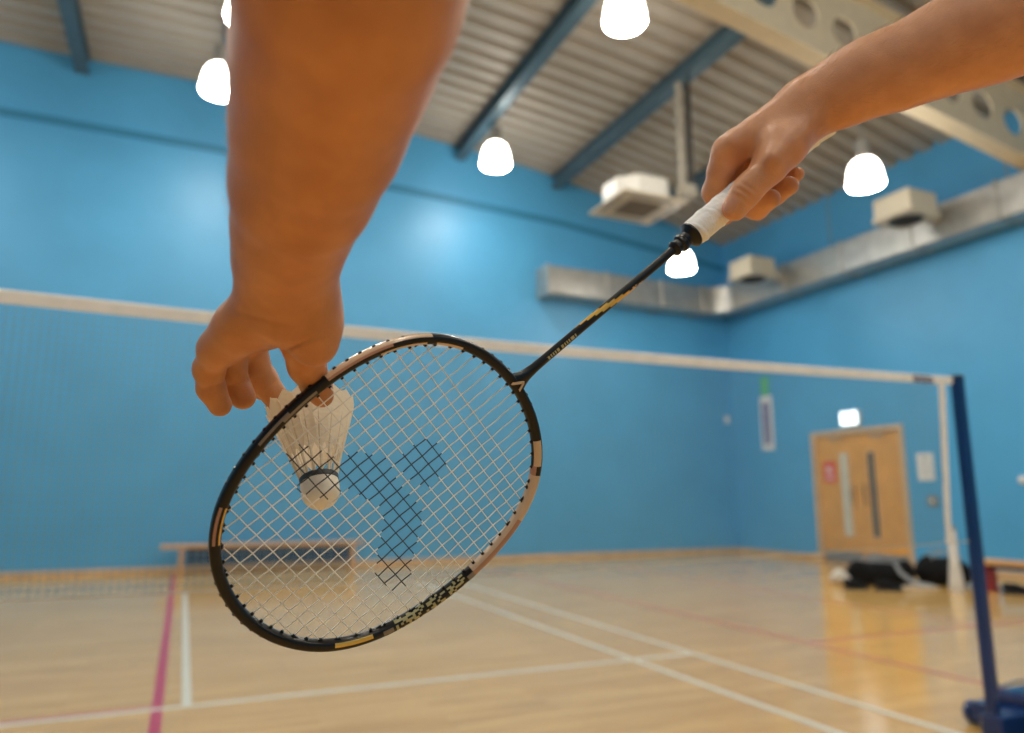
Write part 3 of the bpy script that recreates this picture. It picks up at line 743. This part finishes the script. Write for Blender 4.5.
    def run(axis, val, sgn):
        e = extent(axis, val)
        if not e: return
        lo, hi = e; o = 1-axis; pitch = .0104 if axis == 1 else .0092; base = .0905 if axis == 1 else .0010
        nseg = max(8, int((hi-lo)/.0013)); pts = []; mm = []
        for i in range(nseg+1):
            s = lo+(hi-lo)*i/nseg; z = sgn*.00042*math.cos(math.pi*(s-base)/pitch); p = [0, 0, z]; p[o] = s; p[axis] = val; pts.append(p)
        for i in range(nseg):
            s = lo+(hi-lo)*(i+.5)/nseg; q = (s, val) if axis == 1 else (val, s); mm.append(1 if (inside(q, PA) or inside(q, PB)) else 0)
        sb.tube(pts, rs, 6, mi=mm, up=(0, 0, 1))
        for s, dr in ((lo, -1), (hi, 1)):
            a = [0, 0, 0]; a[axis] = val; a[o] = s-dr*.0024; b_ = list(a); b_[o] = s+dr*.002; gm.tube([a, b_], [.0012, .0016], 8)
            a[o] = s+dr*.0075; b_[o] = s+dr*.0086; gm.tube([a, b_], [.0018, .0011], 8)
    for k, y in enumerate(mains): run(1, y, 1 if k % 2 else -1)
    for k, x in enumerate(cross): run(0, x, -1 if k % 2 else 1)
    B(sb, 'string_bed', ['string', 'stringink'], recalc=False)
    B(gm, 'grommet_strip', 'rk_black', frame, recalc=False)
    # throat, shaft
    yo = -.0038
    t = MB(); tv = []; tf = []; rings = [(A_-.005, .0105, .0048), (A_-.001, .0088, .0047), (A_+.003, .0066, .0046), (A_+.008, .0050, .0043), (A_+.016, .0041, .0039), (A_+.03, .0037, .0037)]
    for x, ry, rz_ in rings:
        for j in range(24): tv.append((x, yo+ry*math.cos(j*math.pi/12), rz_*math.sin(j*math.pi/12)))
    for i in range(len(rings)-1):
        for j in range(24): tf.append((i*24+j, i*24+(j+1) % 24, i*24+24+(j+1) % 24, i*24+24+j))
    tf.append(tuple(range(23, -1, -1))); tf.append(tuple(range(len(tv)-24, len(tv)))); t.add(tv, tf); B(t, 'throat_joint', 'rk_black', root)
    m7 = MB(); zz = -.0060
    for q in ([(A_-.008, yo-.004), (A_-.0063, yo-.005), (A_+.0022, yo+.0005), (A_+.0012, yo+.0022)], [(A_+.0022, yo+.0005), (A_+.0012, yo+.0022), (A_-.0055, yo+.0052), (A_-.0052, yo+.0032)]):
        m7.add([(x, y, zz) for x, y in q]+[(x, y, zz+.003) for x, y in q], [(0, 1, 2, 3), (7, 6, 5, 4), (0, 4, 5, 1), (1, 5, 6, 2), (2, 6, 7, 3), (3, 7, 4, 0)])
    B(m7, 'throat_mark', 'rk_beige', root, False)
    L0, L1 = A_+.012, .322; ns, nr = 150, 16; sv = []; sf = []; sm = []; rn = random.Random(5)
    for i in range(ns+1):
        x = L0+(L1-L0)*i/ns; r = .0037 if x < .30 else .0037+.0006*(x-.30)/.022
        for j in range(nr):
            a = 2*math.pi*j/nr; sv.append((x, yo+r*math.cos(a), r*math.sin(a)))
    for i in range(ns):
        x = L0+(L1-L0)*(i+.5)/ns
        for j in range(nr):
            a = (j+.5)/nr*360; m = 0; ph = (x-.215)/.10*300+190; fr = 180 < a < 360
            dd = (a-ph+180) % 360-180
            if .20 < x < .305:
                if abs(dd) < 34: m = 3 if x < .26 or rn.random() < .6 else 4
                elif 34 < abs(dd) < 60 and x > .255 and rn.random() < .45: m = 1
            elif .152 < x < .196 and 250 < a < 285 and (int(x*1000) % 5 in (0, 1, 3)): m = 4
            sf.append((i*nr+j, i*nr+(j+1) % nr, (i+1)*nr+(j+1) % nr, (i+1)*nr+j)); sm.append(m)
    mb = MB(); mb.v = sv; mb.f = sf; mb.mi = sm
    B(mb, 'shaft', ['rk_black', 'rk_beige', 'rk_copper', 'rk_gold', 'rk_pale'])
    c = MB(); c.lathe([(.004, 0), (.0062, .001), (.0072, .003), (.0058, .0055), (.0060, .008), (.0078, .0095), (.0078, .0125), (.0066, .014), (.0068, .018), (.0105, .0215), (.0116, .0225), (.0116, .024), (.001, .024)], (.312, yo, 0), 28, axis=(1, 0, 0)); B(c, 'cone_collar', 'rk_black', root)
    # wrapped grip with spiral ridges
    g0, g1 = .335, .512; ns, nr = 180, 40; gv = []; gf = []
    for i in range(ns+1):
        x = g0+(g1-g0)*i/ns
        for j in range(nr):
            a = 2*math.pi*j/nr; ph = ((x-g0)/.021-j/nr) % 1.0; ridge = math.exp(-((ph-.5)/.09)**2)*.0007-.0004*math.exp(-((ph-.62)/.05)**2)
            oc = .0002*math.cos(8*a); fl = .0022*math.exp(-((g1-x)/.012)**2); en = -.0015*math.exp(-((x-g0)/.0025)**2)-.002*math.exp(-((g1-x)/.0015)**2)
            r = .0121+ridge+oc+fl+en; gv.append((x, yo+r*math.cos(a), r*math.sin(a)))
    for i in range(ns):
        for j in range(nr): gf.append((i*nr+j, i*nr+(j+1) % nr, (i+1)*nr+(j+1) % nr, (i+1)*nr+j))
    gf.append(tuple(range(nr-1, -1, -1))); gf.append(tuple(range(ns*nr, ns*nr+nr)))
    mb = MB(); mb.v = gv; mb.f = gf; mb.mi = [0]*len(gf); B(mb, 'grip', 'grip', root)
    b_ = MB(); b_.lathe([(.001, 0), (.0118, 0), (.0118, .003), (.008, .0045), (.001, .0045)], (g1-.0005, yo, 0), 28, axis=(1, 0, 0)); B(b_, 'butt_cap', 'grip', root)
    return root
racket()
HA, HB = rpt(.33, -.0038), rpt(.514, -.0038)   # handle axis

# ------------------------------------------------------------ shuttlecock
def feather_material():
    m = bpy.data.materials.new('goose_feather'); m.use_nodes = True; t = m.node_tree; b = t.nodes['Principled BSDF']
    b.inputs['Base Color'].default_value = (.92, .87, .77, 1); b.inputs['Roughness'].default_value = .6
    tr = t.nodes.new('ShaderNodeBsdfTranslucent'); tr.inputs[0].default_value = (.95, .88, .75, 1)
    mx = t.nodes.new('ShaderNodeMixShader'); mx.inputs[0].default_value = .5
    t.links.new(b.outputs[0], mx.inputs[1]); t.links.new(tr.outputs[0], mx.inputs[2]); t.links.new(mx.outputs[0], t.nodes['Material Output'].inputs[0])
    n = t.nodes.new('ShaderNodeTexWave'); n.inputs['Scale'].default_value = 250; n.inputs['Distortion'].default_value = 2
    tc = t.nodes.new('ShaderNodeTexCoord'); t.links.new(tc.outputs['Object'], n.inputs['Vector'])
    bp = t.nodes.new('ShaderNodeBump'); bp.inputs['Strength'].default_value = .25; bp.inputs['Distance'].default_value = .001
    t.links.new(n.outputs['Fac'], bp.inputs['Height']); t.links.new(bp.outputs[0], b.inputs['Normal'])
    return m
M['feather'] = feather_material()
M['quill'] = mat('quill', (0.72, 0.62, 0.46), 0.45)
M['cork'] = mat('white_kid_cork', (0.88, 0.78, 0.62), 0.5, noise=.03, nscale=60, bump=.1, bscale=300)
M['cork_base'] = mat('cork_tan', (0.62, 0.42, 0.22), 0.6, noise=.1, nscale=80)
M['collar'] = mat('dark_tape', (0.02, 0.03, 0.03), 0.4)
def shuttle():
    c0 = at(320.5, 491, .552); top = at(309.5, 402, .592)
    ax = top-c0; ax /= np.linalg.norm(ax); u = np.cross(ax, FWD); u /= np.linalg.norm(u); v = np.cross(ax, u); S = 1.06
    root = empty('shuttlecock'); mw = Matrix.Identity(4)
    for i in range(3): mw[i][0], mw[i][1], mw[i][2], mw[i][3] = u[i]*S, v[i]*S, ax[i]*S, c0[i]
    root.matrix_world = mw; bpy.context.view_layer.update()
    tag(root, 'white feather shuttlecock held by its skirt behind the racket strings', 'shuttlecock')
    def B(m, name, mats, parent=root, smooth=True): o = m.build(name, mats, None, smooth); o.parent = parent; return o
    r = .0136
    prof = [(r*math.sin(a), -r*math.cos(a)) for a in np.linspace(0.02, math.pi/2, 12)]+[(r, .004), (r*.98, .009), (r*.93, .0105), (.001, .0105)]
    m = MB(); m.lathe(prof, (0, 0, 0), 36); B(m, 'cork', 'cork')
    m = MB(); m.lathe([(r*.95, .0065), (r*1.02, .007), (r*1.02, .0105), (r*.95, .0115)], (0, 0, 0), 36); B(m, 'collar_tape', 'collar')
    z0, z1 = .010, .072; r0, r1 = .0120, .0322
    def feather():
        f = MB(); N = 16
        for side in (0, 1):   # front and back skins
            pass
        L = z1-z0; vs = []; fs = []; th = .00018; K = 14; W = 6; t0 = .24
        for s_ in (1, -1):
            for i in range(K+1):
                t = t0+(1-t0)*i/K; q = i/K
                hw = .0078*min(1, (q/.22)**.7)*(1-.25*(1-q))*(math.sqrt(max(0, 1-((q-.86)/.14)**2)) if q > .86 else 1)
                hw = max(hw, .0006)
                for j in range(-W, W+1):
                    y = hw*j/W; x = .13*y-13*y*y+s_*th      # tilted about the quill and cupped
                    vs.append((r0+(r1-r0)*t+.0006*q+x, y, z0+L*t+(.0012 if q > .5 else 0)*abs(j/W)*-1))
        w2 = 2*W+1; o2 = (K+1)*w2
        for i in range(K):
            for j in range(2*W):
                a = i*w2+j; fs.append((a, a+1, a+w2+1, a+w2)); fs.append((o2+a, o2+a+w2, o2+a+w2+1, o2+a+1))
        for i in range(K):
            for j in (0, 2*W):
                a = i*w2+j; fs.append((a, a+w2, o2+a+w2, o2+a))
        for j in range(2*W):
            for i in (0, K):
                a = i*w2+j; fs.append((a, o2+a, o2+a+1, a+1))
        f.add(vs, fs)
        return f
    vane_me = None
    for k in range(16):
        a = 2*math.pi*(k+.35)/16; rz = Matrix.Rotation(a, 4, 'Z')
        if vane_me is None:
            o = B(feather(), 'feather', 'feather'); q = MB(); q.tube([(r0, 0, z0-.002), (r0+(r1-r0)*.5, 0, z0+(z1-z0)*.5), (r1-.001, 0, z1-.003)], [.0011, .0008, .0003], 6)
            qo = B(q, 'quill', 'quill', o); vane_me, q_me = o.data, qo.data
        else:
            o = bpy.data.objects.new('feather', vane_me); COL.objects.link(o); o.parent = root
            qo = bpy.data.objects.new('quill', q_me); COL.objects.link(qo); qo.parent = o
        o.matrix_local = rz
    for zz in (.018, .030):
        t = (zz-z0)/(z1-z0); rr = r0+(r1-r0)*t
        m = MB(); m.tube([((rr+.0007+.0003*math.cos(16*a))*math.cos(a), (rr+.0007+.0003*math.cos(16*a))*math.sin(a), zz) for a in np.linspace(0, 2*math.pi, 96, endpoint=False)], .00035, 5, closed=True); B(m, 'binding_thread', 'feather')
    return root
shuttle()

# ------------------------------------------------------------ the player: two arms with hands
def skin_material(name, ca, cb):
    m = mat(name, (0.50, 0.235, 0.105), 0.42, noise=.0); t = m.node_tree; b = t.nodes['Principled BSDF']
    tc = t.nodes.new('ShaderNodeTexCoord')
    n = t.nodes.new('ShaderNodeTexNoise'); n.inputs['Scale'].default_value = 45; n.inputs['Detail'].default_value = 5; t.links.new(tc.outputs['Object'], n.inputs['Vector'])
    r = t.nodes.new('ShaderNodeValToRGB'); r.color_ramp.elements[0].position = .3; r.color_ramp.elements[1].position = .72
    r.color_ramp.elements[0].color = (*ca, 1); r.color_ramp.elements[1].color = (*cb, 1)
    t.links.new(n.outputs['Fac'], r.inputs[0]); t.links.new(r.outputs[0], b.inputs['Base Color'])
    n2 = t.nodes.new('ShaderNodeTexNoise'); n2.inputs['Scale'].default_value = 700; n2.inputs['Detail'].default_value = 3; t.links.new(tc.outputs['Object'], n2.inputs['Vector'])
    v = t.nodes.new('ShaderNodeTexVoronoi'); v.inputs['Scale'].default_value = 900; t.links.new(tc.outputs['Object'], v.inputs['Vector'])
    ad = t.nodes.new('ShaderNodeMath'); ad.operation = 'ADD'; t.links.new(n2.outputs['Fac'], ad.inputs[0]); t.links.new(v.outputs['Distance'], ad.inputs[1])
    bp = t.nodes.new('ShaderNodeBump'); bp.inputs['Strength'].default_value = .25; bp.inputs['Distance'].default_value = .0006
    t.links.new(ad.outputs[0], bp.inputs['Height']); t.links.new(bp.outputs[0], b.inputs['Normal'])
    b.inputs['Subsurface Weight'].default_value = .12; b.inputs['Subsurface Radius'].default_value = (.006, .0025, .001); b.inputs['Subsurface Scale'].default_value = 1.0
    return m
M['skin'] = skin_material('skin', (0.57, 0.25, 0.12), (0.70, 0.335, 0.17))
M['skin_shaded'] = skin_material('shaded_skin', (0.46, 0.175, 0.06), (0.60, 0.25, 0.092))  # left arm: its shade and orange floor bounce are put into this colour
M['nail'] = mat('nail', (0.64, 0.31, 0.19), 0.25)
M['sleeve'] = mat('grey_sleeve_cloth', (0.10, 0.12, 0.14), 0.8, noise=.15, nscale=40, bump=.3, bscale=200)
person = empty('person', tuple(CAM+FWD*-.15+np.array([0, 0, -.9]))); tag(person, 'person reaching both bare arms forward, racket in right hand, shuttlecock in left', 'person')
def Q(u, v, d, r): return (at(u, v, d), r*d/FPX)
def loc(x, y, z): return CAM+RGT*x+UP*y+FWD*z

LA = [Q(360, -190, .255, 118), Q(350, -60, .275, 109), Q(348, 0, .295, 101), Q(332, 66, .325, 90), Q(318, 131, .355, 77), Q(303, 186, .385, 64), Q(292, 230, .415, 51.5), Q(286.5, 262, .44, 45), Q(289, 296, .46, 43)]
LUP = [LA[0], (loc(-.10, .26, .17), .052), (loc(-.17, .34, .02), .056), (loc(-.20, .40, -.08), .060)]
def left_field(P):
    fl = (FWD, 1.22)
    arm = chain(P, LA, .02, fl); arm = smin(arm, chain(P, LUP, .02), .02)
    pinky = [Q(217, 350, .492, 17), Q(209, 369, .507, 14.5), Q(211, 388, .522, 13), Q(220, 405, .530, 11.5)]
    ring = [Q(228, 342, .515, 18), Q(230, 366, .540, 15.5), Q(235, 386, .552, 14), Q(243, 397, .552, 12.5)]
    index = [Q(250, 335, .545, 18), Q(252, 360, .565, 15.5), Q(262, 379, .580, 14), Q(277, 399, .590, 12.5)]
    mid = [Q(240, 338, .540, 18), Q(243, 362, .578, 14.5), Q(249, 378, .600, 13.5), Q(262, 388, .612, 12)]
    palm = None
    wr = [Q(268, 305, .462, 27), Q(282, 310, .468, 28), Q(296, 312, .475, 27), Q(308, 310, .475, 25)]
    for w_, f in zip(wr, (pinky, ring, mid, index)):
        e = cone_d(P, w_[0], f[0][0], w_[1], f[0][1]); palm = e if palm is None else smin(palm, e, .008)
    # heel of the hand, outer edge
    palm = smin(palm, chain(P, [Q(264, 302, .457, 22), Q(240, 326, .470, 22), Q(222, 346, .485, 18)], .01), .010)
    thenar = chain(P, [Q(303, 300, .462, 32), Q(311, 326, .468, 28), Q(314, 344, .474, 23)], .01)
    thumb = chain(P, [Q(303, 345, .497, 22), Q(307, 366, .512, 17.5), Q(316, 385, .523, 14), Q(322, 396, .528, 11.5)], .006)
    palm = smin(palm, thenar, .012)
    F = chain(P, pinky, .005)
    for f in (ring, mid, index): F = smin(F, chain(P, f, .005), .0012)
    d = smin(arm, palm, .016); d = smin(d, F, .006); d = smin(d, thumb, .004)
    # creases
    for (u, v, dd), (u2, v2), s_, dep, rad in (((298, 345, .455), (318, 338), .0012, .0022, .016), ((268, 386, .566), (276, 376), .0008, .0014, .012), ((212, 386, .508), (228, 380), .0008, .0010, .010), ((236, 384, .54), (250, 380), .0008, .0010, .010), ((312, 372, .488), (330, 372), .0009, .0012, .012), ((262, 318, .44), (300, 328), .0016, .0009, .02)):
        a = at(u, v, dd); b_ = at(u2, v2, dd); t = b_-a; t /= np.linalg.norm(t); n = np.cross(t, FWD); n /= np.linalg.norm(n); d = d+groove(P, a, n, s_, dep, rad)
    return d
def bounds(pts, pad):
    A = np.array([p for p, r in pts]); r = max(r for p, r in pts); return A.min(0)-r-pad, A.max(0)+r+pad
lo, hi = bounds(LA+LUP+[Q(200, 400, .50, 20), Q(330, 400, .63, 20), Q(250, 400, .63, 20)], .012)
field_object('left_arm', left_field, lo, hi, .00135, 'skin_shaded', person, 2)

RA = [Q(808, 105, .632, 24.5), Q(826, 99, .628, 26), Q(847, 89, .622, 28.5), Q(872, 76, .615, 32), Q(905, 66, .605, 35.5), Q(952, 45, .592, 42), Q(1000, 27, .58, 47), Q(1060, 4, .565, 51), Q(1150, -30, .545, 53), Q(1215, -62, .53, 52)]
RUP = [RA[-1], (loc(.50, .36, .42), .050), (loc(.46, .40, .30), .054)]
ax_h = (HB-HA)/np.linalg.norm(HB-HA)
def right_field(P):
    arm = chain(P, RA, .02, (FWD, 1.12)); arm = smin(arm, chain(P, RUP, .02), .02)
    wr = at(806, 106, .632)
    # back of the hand: metacarpals fan from wrist to knuckles
    idx = [Q(729, 152, .640, 16), Q(722, 170, .652, 13.5), Q(715, 192, .668, 12), Q(724, 214, .682, 11)]
    mid = [Q(737, 145, .660, 15.5), Q(727, 172, .682, 13), Q(738, 202, .690, 12), Q(757, 208, .668, 11), Q(771, 199, .650, 9.5)]
    rin = [Q(752, 138, .676, 14.5), Q(742, 165, .700, 12.5), Q(758, 196, .702, 11.5), Q(775, 194, .680, 10.5), Q(789, 186, .664, 9.5)]
    pin = [Q(768, 132, .690, 13), Q(762, 156, .710, 11), Q(777, 182, .708, 10), Q(788, 181, .690, 8.5), Q(797, 174, .678, 7)]
    palm = None
    for f, (uu, vv, dd, rr) in zip((idx, mid, rin, pin), ((796, 110, .633, 23), (800, 112, .645, 21), (803, 114, .655, 19), (805, 118, .664, 17))):
        w_ = Q(uu, vv, dd, rr); e = cone_d(P, w_[0], f[0][0], w_[1], f[0][1]); palm = e if palm is None else smin(palm, e, .008)
    palm = smin(palm, chain(P, [Q(806, 128, .650, 17), Q(782, 152, .658, 19)], .01), .012)
    F = chain(P, idx, .005)
    for f in (mid, rin, pin): F = smin(F, chain(P, f, .005), .0015)
    thumb = chain(P, [Q(803, 124, .628, 21), Q(783, 146, .620, 20.5), Q(768, 166, .615, 17.5)], .012)
    thumb2 = chain(P, [Q(768, 166, .615, 17.5), Q(756, 180, .614, 14.5), Q(746, 192, .615, 14.2), Q(735, 208, .618, 12.8)], .006)
    d = smin(arm, palm, .014); d = smin(d, F, .006); d = smin(d, thumb, .012); d = smin(d, thumb2, .008)
    # tendons along the back of the hand, thumb tendon by the wrist
    for a, b_, r, k in ((Q(812, 92, .640, 5), Q(731, 143, .628, 5), .0040, .012), (Q(822, 108, .622, 5), Q(772, 158, .600, 5), .004, .012)):
        d = smin(d, cone_d(P, a[0], b_[0], r*.5, r), k)
    # hollow between thumb and first finger
    a = at(752, 158, .612); d = d+.004*np.exp(-((P-a)**2).sum(1)/.011**2)
    a = at(790, 116, .600); d = d+.0022*np.exp(-((P-a)**2).sum(1)/.013**2)
    # skin folds over the thumb joint and at the web
    tdir = at(735, 208, .618)-at(756, 180, .614); tdir /= np.linalg.norm(tdir)
    for s_, dep in ((-.0055, .0015), (-.0005, .0026), (.0045, .0018)):
        c = at(745, 191, .597)+tdir*s_; d = d+groove(P, c, tdir, .0014, dep, .011)
    for (u, v, dd), (u2, v2), s_, dep, rad in (((742, 168, .622), (752, 178), .001, .0014, .010), ((736, 172, .628), (748, 182), .001, .0012, .010), ((722, 160, .622), (730, 168), .0009, .0006, .008)):
        a = at(u, v, dd); b_ = at(u2, v2, dd); t = b_-a; t /= np.linalg.norm(t); n = np.cross(t, FWD); n /= np.linalg.norm(n); d = d+groove(P, a, n, s_, dep, rad)
    # the hand closes on the handle: carve the grip out
    h_ = cone_d(P, HA, HB, .0124, .0128)
    return np.maximum(d, -(h_-.0))
lo, hi = bounds(RA+RUP+[Q(700, 215, .70, 12), Q(700, 140, .70, 12)], .012)
field_object('right_arm', right_field, lo, hi, .0013, 'skin', person, 2)
M['hair'] = mat('fine_brown_hair', (0.42, 0.22, 0.09), 0.5)
def arm_hair(arm, name, a, b_, count, seed, facing):
    rn = random.Random(seed); me = arm.data; nv = len(me.vertices); co = np.empty(nv*3); me.vertices.foreach_get('co', co); co = co.reshape(-1, 3)
    no = np.empty(nv*3); me.vertices.foreach_get('normal', no); no = no.reshape(-1, 3); d = b_-a; L = np.linalg.norm(d); d = d/L
    s_ = (co-a)@d; ok = np.nonzero((s_ > 0) & (s_ < L) & (no@facing > -.1))[0]; m = MB()
    for k in range(count):
        i = ok[rn.randrange(len(ok))]; p = co[i]; n = no[i]; t = -d-n*(-d@n); t /= np.linalg.norm(t); w_ = np.cross(n, t)
        t = t+w_*rn.uniform(-.6, .6); ln = rn.uniform(.004, .009); q = [p-n*.0003, p+t*ln*.5+n*ln*.35, p+t*ln+n*ln*.38]
        m.tube(q, [.00006, .00005, .00001], 3, caps=False)
    o = m.build(name, 'hair', arm, False, False); o['kind'] = 'stuff'
ra_ob = bpy.data.objects['right_arm']; la_ob = bpy.data.objects['left_arm']
arm_hair(ra_ob, 'arm_hair', at(1060, 0, .565), at(800, 108, .63), 1300, 4, UP*.8-FWD*.6)
arm_hair(la_ob, 'arm_hair', at(349, -20, .29), at(292, 235, .415), 500, 5, -RGT*.9-FWD*.1)
def nail(c, nrm, along, wdt, ln, label=None):
    nrm = nrm/np.linalg.norm(nrm); along = along-nrm*(along@nrm); along /= np.linalg.norm(along); side = np.cross(nrm, along); m = MB(); K, W = 8, 8; vs = []
    for s_ in (0, 1):
        for i in range(K+1):
            for j in range(W+1):
                p = i/K*2-1; q = j/W*2-1; hw = wdt/2*(1-.15*p*p if p < 0 else math.sqrt(1-.55*p**4))
                vs.append(c+along*(p*ln/2)+side*(q*hw)-nrm*(q*q*wdt*.16+p*p*ln*.06)+nrm*(.0003 if s_ else -.0008))
    w1 = W+1; o2 = (K+1)*w1; fs = []
    for i in range(K):
        for j in range(W): a = i*w1+j; fs += [(a, a+w1, a+w1+1, a+1), (o2+a, o2+a+1, o2+a+w1+1, o2+a+w1)]
    for i in range(K):
        for j in (0, W): a = i*w1+j; fs.append((a, a+w1, o2+a+w1, o2+a))
    for j in range(W):
        for i in (0, K): a = i*w1+j; fs.append((a, o2+a, o2+a+1, a+1))
    m.add(vs, fs); m.build('fingernail', 'nail', person, True)
# thumbnail on the racket hand
tt = at(735, 208, .618); td = tt-at(746, 192, .615); td /= np.linalg.norm(td)
nn = -FWD*.72-RGT*.55+UP*.15; nn -= td*(nn@td); nn /= np.linalg.norm(nn)
nail(tt+td*.002+nn*.0108, nn+td*.25, td, .0115, .012)

# sleeves pushed up to the elbows
def sleeve(pts, name):
    m = MB(); P = []; Rr = []
    for i in range(len(pts)-1):
        for t in np.linspace(0, 1, 6, endpoint=False): P.append(pts[i][0]*(1-t)+pts[i+1][0]*t); Rr.append(pts[i][1]*(1-t)+pts[i+1][1]*t)
    P.append(pts[-1][0]); Rr.append(pts[-1][1]); rr = [r+.006+.002*math.sin(i*1.7) for i, r in enumerate(Rr)]; rr[0] -= .003
    m.tube(P, rr, 40, caps=False); inner = [r-.003 for r in rr]; n0 = len(m.v); m.tube(P, inner, 40, caps=False)
    k = len(P)-1
    m.add([], [], 0)
    for e in (0, k):
        for j in range(40): m.f.append((e*40+j, e*40+(j+1) % 40, n0+e*40+(j+1) % 40, n0+e*40+j)); m.mi.append(0)
    m.build(name, 'sleeve', person, 'all')
sleeve([Q(1020, 18, .575, 47), Q(1080, -4, .558, 53), Q(1150, -30, .545, 56), Q(1215, -62, .53, 56), RUP[1], (RUP[2][0], .062)], 'right_sleeve')
sleeve([(loc(-.095, .25, .19), .055), (LUP[1][0], .060), (LUP[2][0], .066), (LUP[3][0], .070)], 'left_sleeve')
